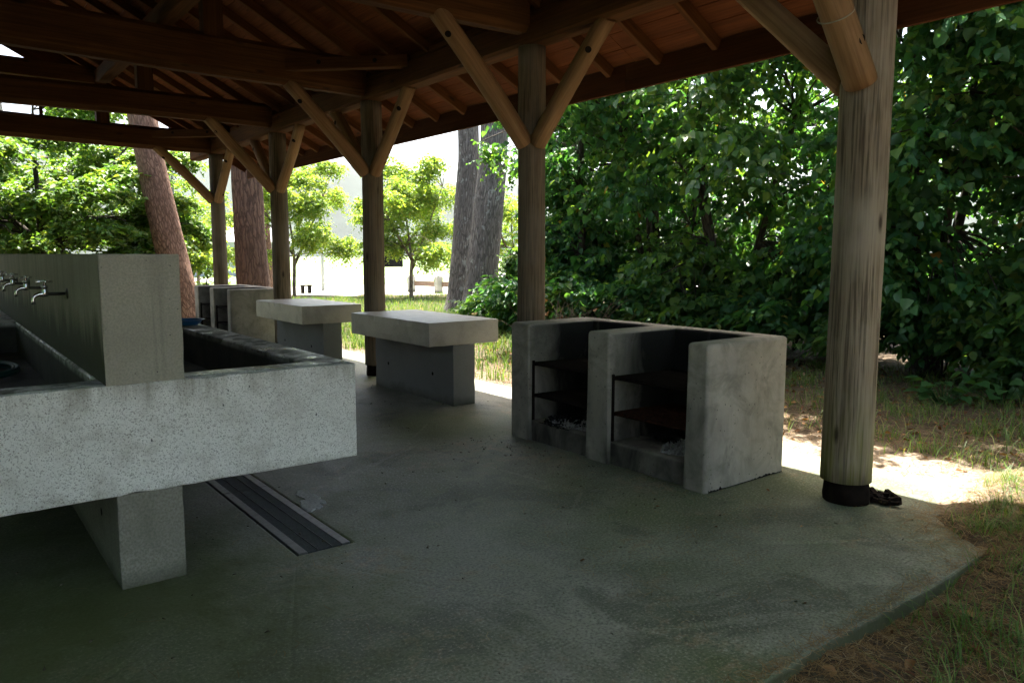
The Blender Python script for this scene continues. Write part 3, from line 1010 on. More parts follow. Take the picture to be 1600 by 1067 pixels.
def heap(name, c, rx, ry, h, mat, label, cat, seed, n=420, size=.012):
    r = np.random.default_rng(seed)
    V, F = [], []
    N = 22
    for i in range(N + 1):
        for j in range(N + 1):
            x, y = -1 + 2 * i / N, -1 + 2 * j / N
            d = math.hypot(x, y)
            z = max(0, 1 - d ** 1.6) * h * (.6 + .8 * r.random()) - .004
            V.append((c[0] + x * rx, c[1] + y * ry, c[2] + z))
    for i in range(N):
        for j in range(N):
            a = i * (N + 1) + j
            F.append((a, a + N + 1, a + N + 2, a + 1))
    for _ in range(n):
        a = r.random() * 6.28; d = math.sqrt(r.random()) * 1.1
        p = np.array((c[0] + math.cos(a) * d * rx, c[1] + math.sin(a) * d * ry, c[2] + max(0, 1 - d ** 1.6) * h + .002))
        q = r.normal(size=(4, 3)) * size * (.4 + r.random())
        b = len(V)
        V += [tuple(p + k) for k in q]
        F += [(b, b + 1, b + 2), (b, b + 2, b + 3), (b, b + 3, b + 1), (b + 1, b + 3, b + 2)]
    o = link(name, pymesh(name, V, F), mat)
    return tag(o, label, cat)
heap('ash_pile', (3.98, 3.20, .158), .20, .16, .045, 'ash', 'pale grey ash heap in the right bay of the near stove', 'ash', 3)
heap('charcoal_pile', (4.12, 3.42, .158), .14, .14, .04, 'char', 'black charcoal bits behind the ash in the near stove', 'charcoal', 4, 260, .02)
heap('charcoal_pile', (3.95, 4.30, .158), .24, .18, .035, 'char', 'black charcoal remains in the left bay of the near stove', 'charcoal', 5, 260, .02)
heap('ash_pile', (3.86, 4.24, .158), .12, .22, .02, 'ash', 'thin grey ash along the left bay of the near stove', 'ash', 6, 260)

# ------------------------------------------------------------------ washing sink
sink = thing('washing_sink', (CX, 6.4, 0), 'long white fronted concrete washing sink with a middle wall of chrome taps', 'sink')
KX0, KX1 = MIR(1.711), 1.711
KY0, KY1 = 3.528, 9.45
bs = hf_mesh('basin', [KX0, KX0 + .2, .56, .905, KX1 - .2, KX1], [KY0 + .045, KY0 + .185, 7.30, KY1],
             [[.904] * 3, [.904, .66, .904], [.904, .904, .904], [.904, .66, .904], [.904] * 3], .421, .012, 3)
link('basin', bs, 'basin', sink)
link('front_panel', block_mesh('front_panel', KX0 - .002, KX1 + .002, KY0, KY0 + .0445, .419, .9015, .006, 2, .003, 5), 'render', sink)
link('partition_wall', block_mesh('partition_wall', .572, .890, KY0 + .004, KY1 - .1, .897, 1.451, .006, 2, .0015, 4), 'partition', sink)
link('support_wall', block_mesh('support_wall', .591, .859, KY0 + .010, KY1 - .25, -.003, .4205, .006, 2, .003, 3), 'leg', sink)
for yy, z in ((3.95, .24), (4.65, .24)):
    link('tie_hole', disc_mesh('tie_hole', (.5905, yy, z), (-1, 0, 0), .02, .02), 'bolt', sink)

def lathe(name, prof, c, axis, seg=16):
    axis = Vector(axis).normalized(); s = axis.orthogonal().normalized(); u = axis.cross(s); c = Vector(c)
    V, F = [], []
    for (h, r) in prof:
        for i in range(seg):
            a = 2 * math.pi * i / seg
            V.append(c + axis * h + s * math.cos(a) * r + u * math.sin(a) * r)
    for k in range(len(prof) - 1):
        for i in range(seg):
            j = (i + 1) % seg
            F.append((k * seg + i, k * seg + j, (k + 1) * seg + j, (k + 1) * seg + i))
    F += [tuple(range(seg - 1, -1, -1)), tuple((len(prof) - 1) * seg + i for i in range(seg))]
    me = pymesh(name, V, F)
    me.polygons.foreach_set('use_smooth', [len(f) == 4 for f in F])
    return me
def tap(y, turn):
    wx, z = .5725, 1.252
    bx = wx - .098
    pts = [Vector((bx + .012, y, z)), Vector((bx - .004, y, z + .001)), Vector((bx - .026, y, z - .001)), Vector((bx - .042, y, z - .008)),
           Vector((bx - .050, y, z - .020)), Vector((bx - .052, y, z - .034)), Vector((bx - .052, y, z - .050))]
    me = log_mesh('tap', pts, [.0125, .0125, .0105, .0095, .009, .009, .0098], 14, 0)
    bm = bmesh.new(); bm.from_mesh(me)
    l2 = lathe('b', [(-.014, .0115), (-.008, .0155), (.012, .0150), (.022, .0118), (.030, .0118), (.0305, .0152), (.043, .0152), (.0435, .0085), (.058, .0078)], (bx, y, z), (0, 0, 1))
    bm.from_mesh(l2)
    me2 = bpy.data.meshes.new('tap'); bm.to_mesh(me2); bm.free()
    me2.polygons.foreach_set('use_smooth', [True] * len(me2.polygons))
    tp = link('tap', me2, 'chrome', sink)
    link('supply_pipe', lathe('supply_pipe', [(0, .0085), (.09, .0085)], (bx + .005, y, z), (1, 0, 0)), 'darksteel', tp)
    link('wall_flange', lathe('wall_flange', [(0, .0285), (.004, .0285), (.009, .015), (.012, .010)], (wx + .001, y, z), (-1, 0, 0), 22), 'darksteel', tp)
    bm = bmesh.new()
    for a in (turn, turn + math.pi / 2):
        d = Vector((math.cos(a), math.sin(a), 0))
        l3 = lathe('h', [(-.036, .0048), (-.034, .0062), (-.008, .0045), (.008, .0045), (.034, .0062), (.036, .0048)], (bx, y, z + .062), d, 10)
        bm.from_mesh(l3)
    bm.from_mesh(lathe('h2', [(-.006, .009), (.006, .009), (.009, .005)], (bx, y, z + .062), (0, 0, 1)))
    me3 = bpy.data.meshes.new('tap_handle'); bm.to_mesh(me3); bm.free()
    link('tap_handle', me3, 'chrome', tp, smooth=True)
for y, a in ((4.44, .1), (5.31, .5), (6.16, .3), (7.0, 1.2)):
    tap(y, a)

# hoses
pts = []
for i in range(150):
    a = i * .19
    rr = .20 + .012 * math.sin(a * .37)
    pts.append(Vector((.22 + math.cos(a) * rr * 1.15, 6.05 + math.sin(a) * rr * 1.9, .672 + .0045 * (i / 30) + .018 * abs(math.sin(a * .11)))))
tag(tube('green_hose', pts, .0115, 'greenhose', None, 8), 'dark green hose coiled in the left basin under the taps', 'hose')
pts = []
for i in range(40):
    a = math.pi * i / 39
    pts.append(Vector((1.60 + .17 * -math.cos(a) * .9, 6.42 + .12 * math.cos(a), .914 + .062 * math.sin(a))))
# a shallow blue wash bowl lying tipped on the rim
def bowl(c, r, h, tilt, name, mat):
    prof = [(0, r * .62), (h * .02, r * .66), (h * .5, r * .82), (h * .93, r * .95), (h * .95, r * 1.04), (h, r * 1.05), (h, r * .96), (h * .9, r * .93), (h * .5, r * .79), (h * .08, r * .62)]
    me = lathe(name, prof, (0, 0, 0), (0, 0, 1), 48)
    me.transform(Matrix.Translation(c) @ Matrix.Rotation(tilt[0], 4, 'X') @ Matrix.Rotation(tilt[1], 4, 'Y'))
    return link(name, me, mat)
tag(bowl(Vector((1.60, 6.22, .906)), .125, .042, (0, 0), 'wash_bowl', 'bluehose'), 'blue plastic wash bowl standing on the far part of the right sink rim', 'bowl')

# cement splash by the drain
def splat(name, c, r, z, mat, label, cat, seed, sx=1.0, sy=1.0, th=.003):
    q = np.random.default_rng(seed)
    n = 46
    ph = q.random(6) * 6.28
    ring = []
    for i in range(n):
        a = 2 * math.pi * i / n
        rr = r * (1 + .35 * math.sin(2 * a + ph[0]) + .25 * math.sin(3 * a + ph[1]) + .12 * math.sin(7 * a + ph[2]) + .08 * math.sin(13 * a + ph[3]))
        ring.append((c[0] + math.cos(a) * rr * sx, c[1] + math.sin(a) * rr * sy))
    V = [(x, y, z - .002) for x, y in ring] + [(c[0] + (x - c[0]) * .93, c[1] + (y - c[1]) * .93, z + th) for x, y in ring] + [(c[0], c[1], z + th)]
    F = [(i, (i + 1) % n, n + (i + 1) % n, n + i) for i in range(n)] + [(n + i, n + (i + 1) % n, 2 * n) for i in range(n)]
    return tag(link(name, pymesh(name, V, F), mat), label, cat)
splat('cement_splash', (1.73, 4.20), .10, .001, 'cement', 'pale dried cement splash on the floor beside the drain', 'splash', 4, .75, 1.7, .004)

# scrap at the foot of the near post
q = np.random.default_rng(5)
V, F = [], []
for k in range(26):
    p = np.array((4.40 + q.normal() * .045, 2.17 + q.normal() * .06, .012 + q.random() * .022))
    d = q.normal(size=3) * np.array((1, 1, .3)); d /= np.linalg.norm(d)
    s = np.cross(d, (0, 0, 1)); s /= np.linalg.norm(s) + 1e-6
    L, w = .025 + q.random() * .05, .010 + q.random() * .014
    b = len(V)
    for e in (-1, 1):
        for (sx, sz) in ((-1, -.6), (1, -.6), (.7, .8), (-.7, .7)):
            V.append(tuple(p + d * L * e + s * w * sx + np.array((0, 0, w * sz * .8))))
    F += [(b, b + 1, b + 5, b + 4), (b + 1, b + 2, b + 6, b + 5), (b + 2, b + 3, b + 7, b + 6), (b + 3, b, b + 4, b + 7), (b, b + 3, b + 2, b + 1), (b + 4, b + 5, b + 6, b + 7)]
tag(link('bark_scrap', pymesh('bark_scrap', V, F), 'sleeve'), 'dark rotten bark scraps lying against the foot of the nearest post', 'debris')

# ------------------------------------------------------------------ leaves
def leaf_geo(P, D, N, L, W, fold=.18, curl=.12):
    """six-point folded leaves: P base, D direction, N normal"""
    D = D / (np.linalg.norm(D, axis=1, keepdims=True) + 1e-9)
    S = np.cross(D, N); S /= (np.linalg.norm(S, axis=1, keepdims=True) + 1e-9)
    U = np.cross(S, D)
    L = L[:, None]; W = W[:, None]
    v0 = P
    v1 = P + D * L * .22 + S * W * .50 + U * W * fold
    v2 = P + D * L * .62 + S * W * .40 + U * (W * fold - L * curl * .35)
    v3 = P + D * L - U * L * curl
    v4 = P + D * L * .62 - S * W * .40 + U * (W * fold - L * curl * .35)
    v5 = P + D * L * .22 - S * W * .50 + U * W * fold
    V = np.stack([v0, v1, v2, v3, v4, v5], 1).reshape(-1, 3)
    b = (np.arange(len(P)) * 6)[:, None]
    Q = np.concatenate([b + np.array([0, 1, 2, 3]), b + np.array([0, 3, 4, 5])], 1).reshape(-1, 4)
    return V, Q

def sprays(r, Cn, Dn, Ln, n, leaf, droop=.25, tilt=.5, wl=.8, up=1.0, hang=.25):
    """rows of leaves on both sides of twigs starting at Cn along Dn"""
    m = len(Cn)
    t = np.tile(np.linspace(.12, 1.0, n), (m, 1)) + r.normal(size=(m, n)) * .03
    sgn = np.tile(np.where(np.arange(n) % 2, 1.0, -1.0), (m, 1))
    Dn = Dn / np.linalg.norm(Dn, axis=1, keepdims=True)
    side = np.cross(Dn, np.array([0, 0, 1.0])); side /= np.linalg.norm(side, axis=1, keepdims=True) + 1e-6
    P = Cn[:, None, :] + Dn[:, None, :] * (t * Ln[:, None])[..., None]
    P[..., 2] -= droop * (t ** 2) * Ln[:, None]
    D = Dn[:, None, :] * .55 + side[:, None, :] * sgn[..., None] * .9 + r.normal(size=(m, n, 3)) * .28
    D[..., 2] -= hang
    N = np.array([0, 0, up]) + r.normal(size=(m, n, 3)) * tilt
    L = leaf * np.clip(np.exp(r.normal(size=(m, n)) * .30) * np.exp(r.normal(size=(m, 1)) * .22), .4, 1.9) * (1.08 - .3 * t)
    f = lambda a: a.reshape(-1, 3)
    return leaf_geo(f(P), f(D), f(N), L.ravel(), L.ravel() * wl)

def sample_lobes(r, lobes, n, shell=.6):
    """points in a union of ellipsoids, more of them near the outside; returns point and outward direction"""
    vol = np.array([l[3] * l[4] * l[5] for l in lobes]) ** .75
    k = r.choice(len(lobes), n, p=vol / vol.sum())
    A = np.array(lobes)[k]
    d = r.normal(size=(n, 3)); d /= np.linalg.norm(d, axis=1, keepdims=True)
    rad = (1 - shell) * r.random(n) ** .5 + shell * (.7 + .3 * r.random(n))
    rad = np.where(r.random(n) < .35, r.random(n) ** .5, rad)
    return A[:, :3] + d * rad[:, None] * A[:, 3:6], d

def branch_tubes(segs, sides=5):
    """segs: list of (points, radii) -> V, Q, grain"""
    V, Q, G = [], [], []
    for pts, rad in segs:
        b = len(V)
        ln = 0
        for k, p in enumerate(pts):
            p = Vector(p)
            d = (Vector(pts[min(k + 1, len(pts) - 1)]) - Vector(pts[max(k - 1, 0)])).normalized()
            s = d.cross(Vector((.3, .9, .2))).normalized(); u = d.cross(s)
            if k: ln += (p - Vector(pts[k - 1])).length
            for i in range(sides):
                a = 2 * math.pi * i / sides
                V.append(p + (s * math.cos(a) + u * math.sin(a)) * rad[k])
                G.append((math.cos(a) * rad[k] + b * .1, math.sin(a) * rad[k], ln))
        for k in range(len(pts) - 1):
            for i in range(sides):
                j = (i + 1) % sides
                Q.append((b + k * sides + i, b + k * sides + j, b + (k + 1) * sides + j, b + (k + 1) * sides + i))
    return V, Q, G

def curve_pts(a, b, n, sag, r):
    a, b = Vector(a), Vector(b)
    j = Vector(r.normal(size=3) * (b - a).length * .06)
    return [a.lerp(b, k / n) + (Vector((0, 0, sag)) + j) * math.sin(math.pi * k / n) for k in range(n + 1)]

def leafy(name, label, cat, base, stems, lobes, n_spray, n_leaf, leaf, lmat, bmat, seed, spray_len=.5, group=None, twigs=60,
          droop=.25, tilt=.5, wl=.8, trunk_sides=9, flat=.35, out=1.0, hang=.25):
    """stems: list of (list of points, base radius)"""
    r = np.random.default_rng(seed)
    t = thing(name, base, label, cat, group)
    segs = []
    tips = []
    for pts, rad in stems:
        P = [Vector(base) + Vector(p) for p in pts]
        full = []
        for k in range(len(P) - 1):
            for q in range(3):
                full.append(P[k].lerp(P[k + 1], q / 3) + Vector(r.normal(size=3) * rad * .18))
        full.append(P[-1])
        m = len(full)
        segs.append((full, [rad * (1 - .8 * k / (m - 1)) for k in range(m)]))
        tips += full[m // 3:]
    lb = [(base[0] + a[0], base[1] + a[1], base[2] + a[2], a[3], a[4], a[5]) for a in lobes]
    pt, _ = sample_lobes(r, lb, twigs, .3)
    tv = np.array([tuple(v) for v in tips])
    for p in pt:
        dd = np.linalg.norm(tv - p, axis=1) + np.clip(tv[:, 2] - p[2], 0, 9) * 1.2
        a = tips[int(dd.argmin())]
        L = (Vector(p) - a).length
        segs.append((curve_pts(a, p, 4, .06 * L, r), [max(.005, .016 * L ** .5 * (1 - .75 * k / 4)) for k in range(5)]))
    V, Qd, G = branch_tubes(segs, trunk_sides if len(stems) < 2 else 7)
    me = quadmesh('trunk', [tuple(v) for v in V], Qd); set_grain(me, G)
    link('trunk', me, bmat, t, smooth=True)
    Cn, d = sample_lobes(r, lb, n_spray, .62)
    cen = np.array([b[:3] for b in lb]).mean(0)
    Dn = d * np.array([1, 1, flat]) * out + r.normal(size=d.shape) * .45
    Dn[:, 2] *= .6
    Ln = spray_len * (.6 + .8 * r.random(n_spray))
    V, Qd = sprays(r, Cn - Dn / np.linalg.norm(Dn, axis=1, keepdims=True) * (Ln * .5)[:, None], Dn, Ln, n_leaf, leaf, droop, tilt, wl, hang=hang)
    o = link('crown', quadmesh('crown', V, Qd), lmat, t)
    tag(o, kind='stuff')
    return t

G0 = -.06
# the dense wood to the right: each tree in its own place
wood_trees = [
    # x, y, height, lean, label
    (11.0, 11.6, 4.6, 'green tree at the left end of the wood, its sprays hanging beside the second post'),
    (9.4, 10.0, 5.2, 'leafy tree of the wood just right of the second post above the stove'),
    (9.9, 8.7, 5.0, 'slim forked tree of the wood, pale sky showing round its two stems'),
    (9.5, 7.0, 5.6, 'dark leafy tree of the wood above the near stove'),
    (10.3, 5.7, 5.8, 'straight stemmed tree of the wood just left of the nearest post'),
    (9.7, 4.3, 6.0, 'tree of the wood directly behind the nearest post'),
    (10.4, 3.1, 6.2, 'three stemmed tree of the wood just right of the nearest post'),
    (9.7, 1.9, 6.4, 'broad leafed tree of the wood at the right edge of the picture'),
    (10.6, .6, 7.0, 'rightmost tree of the wood, half outside the picture'),
    (12.6, 10.6, 4.2, 'tree standing deeper in the wood behind the left end'),
    (13.0, 7.4, 4.4, 'tree standing deeper in the wood above the stove'),
    (13.0, 4.6, 5.0, 'tree standing deeper in the wood behind the nearest post'),
    (13.2, 1.6, 5.2, 'tree standing deeper in the wood at the far right'),
]
for i, (x, y, h, lab) in enumerate(wood_trees):
    r = np.random.default_rng(100 + i)
    front = i < 9
    ns = 4 if i in (2, 6, 4) else 3
    stems = []
    for k in range(ns):
        a = r.random() * 6.28
        lean = .35 + .5 * r.random()
        o = np.array((math.cos(a), math.sin(a))) * .12
        stems.append(([(o[0], o[1], -.1), (o[0] + math.cos(a) * lean * .35, o[1] + math.sin(a) * lean * .35, h * .3),
                       (o[0] + math.cos(a) * lean * .9, o[1] + math.sin(a) * lean * .9, h * .62), (o[0] + math.cos(a) * lean * 1.2, o[1] + math.sin(a) * lean * 1.2, h * .95)], .065 + .035 * r.random()))
    lobes = []
    for k in range(3 if front else 2):
        a = r.random() * 6.28
        w = .65 if i in (0, 1) else 1
        lobes.append((math.cos(a) * .8 * w, math.sin(a) * .9 * w, .7 + 1.5 * r.random(), .8 * w, .9 * w, .45))
    nl = 11 if front else 8
    for k in range(nl):
        z = h * (.18 + .78 * (k + .5) / nl)
        a = r.random() * 6.28
        w = (1.25 if z > 2.6 else .95) * (.6 if i in (0, 1) else 1)
        lobes.append((math.cos(a) * .95 * w - (.75 if z > 2.4 and 1 < i < 9 else .0), math.sin(a) * .95 * w, z, .85 * w, .9 * w, .40))
    if i == 0:
        lobes += [(-2.4, .3, 3.45, .45, .4, .2), (-1.9, .1, 3.15, .45, .4, .2), (-1.4, .1, 3.5, .4, .4, .25)]
    if front:
        # boughs reaching out over the open ground
        for k in range(3 if i > 1 else 0):
            lobes.append((-.5 if y > 9 else -1.9 - .55 * k * r.random(), r.uniform(-1, 1), r.uniform(3.6, h), .95, .9, .45))
    leafy('wood_tree', lab, 'tree', (x, y, G0), stems, lobes, (1050 if i in (2, 3, 4) else 1250 if i > 4 else 950) if front else 520, 12, .102 if front else .12,
          'leaf_hedge' if i % 3 else 'leaf_hedge2', 'bark_dark', 200 + i, .55, 'trees of the wood on the right', 130, .3, .6, .82, hang=.85)

# unseen trees added round the other sides to block skylight and darken the shelter
for i, (x, y, h, lab) in enumerate(((-3.4, -4.2, 9.5, 'tall unseen shade tree behind and left of the viewer'), (2.6, -4.6, 9.5, 'tall unseen shade tree straight behind the viewer'),
                                    (7.6, -3.0, 9.0, 'tall unseen shade tree behind and right of the viewer'), (-7.6, .6, 9.0, 'unseen shade tree left of the near end of the shelter'),
                                    (-7.9, 5.4, 9.5, 'unseen shade tree left of the middle of the shelter'), (-7.6, 10.6, 9.0, 'unseen shade tree left of the far part of the shelter'),
                                    (-6.4, 15.5, 8.5, 'unseen shade tree off the far left corner of the shelter'), (11.5, -3.2, 8.5, 'unseen shade tree at the near end of the wood'))):
    r = np.random.default_rng(900 + i)
    stems = [([(0, 0, -.1), (.1, .1, h * .35), (.2, -.1, h * .7), (.1, 0, h)], .17)]
    lobes = [(math.cos(a) * 2.0 * q, math.sin(a) * 2.0 * q, h * z, 1.5, 1.5, .6) for a, q, z in zip(r.random(16) * 6.28, r.random(16) ** .5, .30 + .66 * r.random(16))]
    leafy('unseen_shade_tree', lab, 'tree', (x, y, G0), stems, lobes, 330, 10, .36, 'leaf_hedge', 'bark_grey', 920 + i, .9, 'unseen shade trees round the shelter', 40, .3, .6, .8)

# an unseen row of bushes added to block light from the left
for i, y in enumerate((-1.5, 1.0, 3.4, 5.8, 8.2, 10.6, 13.0)):
    r = np.random.default_rng(950 + i)
    h = 3.6 + .5 * r.random()
    stems = [([(0, 0, -.1), (.1 * k, .1, h * .4), (.25 * k, .2 * k, h * .9)], .05) for k in (-1, 0, 1)]
    lobes = [(r.normal() * .3, r.uniform(-1, 1), h * (.12 + .8 * q), .8, 1.0, .6) for q in r.random(10)]
    leafy('unseen_shade_bush', ['unseen shade bush left of the viewer, nearest of its row', 'second unseen shade bush in the row left of the shelter', 'third unseen shade bush in the row left of the shelter', 'fourth unseen shade bush in the row left of the shelter',
                         'fifth unseen shade bush in the row left of the shelter', 'sixth unseen shade bush in the row left of the shelter', 'unseen shade bush at the far end of the row left of the shelter'][i],
          'bush', (-5.6, y, G0), stems, lobes, 420, 8, .30, 'leaf_hedge', 'bark_dark', 970 + i, .6, 'unseen bushes shading the left side', 20, .3, .7, .8, hang=.6)

# undergrowth along the edge of the wood
shrubs = [(9.3, 12.3, .9, 'low shrub at the left end of the wood just left of the second post'), (9.0, 11.0, 1.1, 'dark shrub behind the left end of the near stove'),
          (8.9, 9.9, 1.3, 'shrub behind the left bay of the near stove'), (9.0, 8.5, 1.2, 'shrub behind the middle of the near stove'),
          (9.1, 7.2, 1.3, 'dense shrub behind the right bay of the near stove'), (9.3, 6.1, 1.25, 'shrub between the stove corner and the nearest post'),
          (9.5, 5.0, 1.15, 'shrub low behind the nearest post'), (9.6, 4.0, 1.1, 'shrub just right of the nearest post'),
          (9.5, 3.0, 1.2, 'shrub low at the edge of the wood, right of the nearest post'), (9.6, 2.0, 1.1, 'shrub at the right edge of the picture'),
          (9.9, .9, 1.2, 'shrub half outside the picture on the right'), (10.6, 6.6, 1.7, 'taller bush deeper in the wood above the stove corner'),
          (10.8, 3.6, 1.6, 'taller bush deeper in the wood right of the nearest post'), (10.6, 9.4, 1.7, 'taller bush deeper in the wood left of centre')]
for i, (x, y, h, lab) in enumerate(shrubs):
    r = np.random.default_rng(400 + i)
    stems = [([(0, 0, -.05), (math.cos(a) * .2, math.sin(a) * .2, h * .5), (math.cos(a) * .4, math.sin(a) * .4, h)], .016) for a in r.random(5) * 6.28]
    lobes = [(r.normal() * .3, r.normal() * .35, h * (.3 + .55 * r.random()), .5, .6, .3) for _ in range(6)]
    leafy('shrub', lab, 'shrub', (x, y, G0), stems, lobes, 300, 10, .12, 'leaf_hedge' if i % 2 else 'leaf_hedge2', 'bark_dark', 420 + i, .38, 'undergrowth along the wood', 24, .25, .6, .6, hang=.5)

# dry brush heaped behind the near stove
bp = thing('brush_pile', (7.6, 8.7, G0), 'heap of dry twigs and dead vines behind the left bay of the near stove', 'brush')
q = np.random.default_rng(77)
segs = []
for k in range(70):
    a = q.random() * 6.28
    b = Vector((7.6 + q.normal() * .35, 8.4 + q.normal() * .4, G0))
    L = .6 + q.random() * 1.1
    e = b + Vector((math.cos(a) * L * .6, math.sin(a) * L * .6, .35 + .65 * q.random()))
    segs.append((curve_pts(b, e, 5, .2 * q.random(), q), [.008, .007, .006, .005, .004, .002]))
V, Qd, G = branch_tubes(segs, 5)
me = quadmesh('twigs', [tuple(v) for v in V], Qd); set_grain(me, G)
tag(link('twigs', me, 'bark_tan', bp, smooth=True), kind='stuff')
n = 12
P = np.stack([7.6 + q.normal(size=n) * .3, 8.4 + q.normal(size=n) * .4, .25 + .55 * q.random(n)], 1)
V, Qd = leaf_geo(P, q.normal(size=(n, 3)), q.normal(size=(n, 3)), .07 + .06 * q.random(n), .04 + .04 * q.random(n), .3, .3)
tag(link('dead_leaves', quadmesh('dead_leaves', V, Qd), 'dead', bp), kind='stuff')

# ------------------------------------------------------------------ young trees beyond the far side
def young(name, lab, base, h, spread, seed, lm, n_spray, leaf, bm='bark_tan', lobes=None, stems=None, nl=9, group='young trees beyond the shelter'):
    r = np.random.default_rng(seed)
    if stems is None:
        stems = [([(0, 0, -.1), (.05, .03, h * .28), (-.35 * spread, .1, h * .55), (-.6 * spread, .2, h * .85)], .075),
                 ([(.05, .03, h * .22), (.25 * spread, 0, h * .45), (.55 * spread, -.2, h * .8)], .06),
                 ([(.05, .03, h * .28), (.05, .2 * spread, h * .6), (.1, .3 * spread, h * .95)], .045)]
    if lobes is None:
        lobes = []
        for k in range(15):                        # leafy boughs leaving the stems at different heights
            a = k * 2.4 + r.normal() * .5
            z0 = h * (.30 + .62 * (k + .5) / 15) + r.normal() * .15
            reach = spread * (1.15 - .65 * (z0 / h) ** 2) * (.55 + .6 * r.random())
            for f in (.35, .65, .95):
                lobes.append((math.cos(a) * reach * f + r.normal() * .1, math.sin(a) * reach * f + r.normal() * .1, z0 + .35 * f * r.random() + r.normal() * .08,
                              .34 + .2 * r.random(), .34 + .2 * r.random(), .24 + .22 * r.random()))
    return leafy(name, lab, 'tree', base, stems, lobes, n_spray, nl, leaf, lm, bm, seed + 1, .42, group, 80, .35, .7, .7, flat=.8, hang=.5)
young('young_tree', 'slender forked young tree with bright leaves between the third and fourth posts', (10.57, 26.6, -.09), 5.3, 2.5, 501, 'leaf_far', 4200, .078)
young('young_tree', 'young tree with airy bright crown between the third post and the twin pines', (13.1, 22.6, -.09), 4.8, 2.1, 503, 'leaf_far', 3400, .078)
young('young_tree', 'small pale tree far behind, right of the twin pines', (17.5, 22.5, -.09), 3.9, 1.5, 505, 'leaf_far', 620, .09)
young('young_tree', 'bright leafy tree far behind the fifth post', (9.0, 33.0, -.09), 4.6, 1.8, 507, 'leaf_far', 700, .10)

# the spreading maple on the left
def maple(lab, base, h, spread, seed, n_spray, leaf):
    r = np.random.default_rng(seed)
    stems = [([(0, 0, -.1), (.1, 0, h * .3), (-.5 * spread, .2, h * .6), (-.8 * spread, .2, h * .8)], .12),
             ([(.1, 0, h * .2), (.4 * spread, -.1, h * .5), (.75 * spread, -.2, h * .75)], .09),
             ([(.1, 0, h * .3), (.05, .1, h * .65), (.15, .2, h * .95)], .08)]
    lobes = []
    for k in range(34):
        a = r.random() * 6.28; d = spread * (.2 + .9 * math.sqrt(r.random()))
        q = (d / spread)
        z = h * (.18 + .80 * r.random() * (1.15 - .45 * q))
        lobes.append((math.cos(a) * d, math.sin(a) * d, z, .85, .85, .22))
    return leafy('maple_tree', lab, 'tree', base, stems, lobes, n_spray, 11, leaf, 'leaf_maple', 'bark_dark', seed + 1, .5, 'maples left of the shelter', 90, .35, .42, .7, flat=.15)
maple('broad layered maple behind the tap wall at the left', (2.1, 20.4, -.09), 5.6, 2.7, 601, 6200, .105)
maple('maple at the very left edge of the picture behind the taps', (-.4, 20.2, -.09), 5.5, 2.5, 603, 4600, .105)
maple('second maple deeper behind the tap wall, darker and lower', (1.6, 24.4, -.09), 5.6, 2.8, 605, 2200, .13)
leafy('shrub', 'bright green shrub between the leaning red pine and the fifth post', 'shrub', (5.75, 20.6, -.09),
      [([(0, 0, 0), (.1, 0, .9), (.2, .1, 1.8)], .03), ([(0, 0, 0), (-.2, .1, .8), (-.3, .1, 1.7)], .03)],
      [(rng.normal() * .32, rng.normal() * .35, .3 + 1.75 * q, .5, .5, .3) for q in rng.random(10)], 560, 10, .085, 'leaf_far', 'bark_dark', 650, .4, None, 30)

# ------------------------------------------------------------------ pines
def pine(lab, pts, r0, r1, bark, seed, crown_c, group='pine trunks round the shelter', crown_n=420):
    t = thing('pine_tree', (pts[0][0], pts[0][1], G0), lab, 'tree', group)
    P = []
    n = 9
    rad = []
    total = len(pts) - 1
    for k in range(total):
        a, b = Vector(pts[k]), Vector(pts[k + 1])
        for q in range(n):
            P.append(a.lerp(b, q / n))
    P.append(Vector(pts[-1]))
    m = len(P)
    for k in range(m):
        f = k / (m - 1)
        flare = 1 + .35 * math.exp(-(P[k].z - P[0].z) / .35)
        rad.append((r0 + (r1 - r0) * f) * flare)
    # bark plates: real relief
    rr = np.random.default_rng(seed)
    me = log_mesh('trunk', P, rad, 44, .035, seed=seed)
    link('trunk', me, bark, t)
    r = rr
    c = np.array(crown_c)
    lob = [(c[0] + r.normal() * 1.3, c[1] + r.normal() * 1.3, c[2] + r.random() * 3.5, 1.0, 1.0, .4) for _ in range(9)]
    Cn, d = sample_lobes(r, lob, crown_n, .5)
    Dn = d * np.array([1, 1, .4]) + r.normal(size=d.shape) * .4
    V, Qd = sprays(r, Cn, Dn, .35 + .2 * r.random(crown_n), 12, .16, .0, 1.2, .12)
    segs = []
    for l in lob:
        segs.append((curve_pts(P[-1] - Vector((0, 0, .6 + r.random() * 2)), l[:3], 4, .2, r), [.09, .07, .05, .035, .02]))
    V2, Q2, G2 = branch_tubes(segs, 6)
    mb = quadmesh('limbs', [tuple(v) for v in V2], Q2); set_grain(mb, G2)
    link('limbs', mb, bark, t, smooth=True)
    tag(link('crown', quadmesh('crown', V, Qd), 'leaf_pine', t), kind='stuff')
pine('leaning reddish pine trunk rising behind the end of the tap wall', [(4.62, 17.5, -.15), (4.42, 17.5, .55), (4.18, 17.5, 1.9), (3.88, 17.5, 3.6), (3.6, 17.5, 6), (3.4, 17.6, 10)], .36, .22, 'bark_red', 71, (3.3, 17.6, 10.5))
pine('straight plated pine trunk behind the far stove, between the fourth and fifth posts', [(6.0, 17.5, -.15), (5.99, 17.5, .8), (5.92, 17.5, 3.1), (5.85, 17.5, 6), (5.8, 17.4, 10.5)], .40, .25, 'bark_pine', 72, (5.8, 17.4, 11))
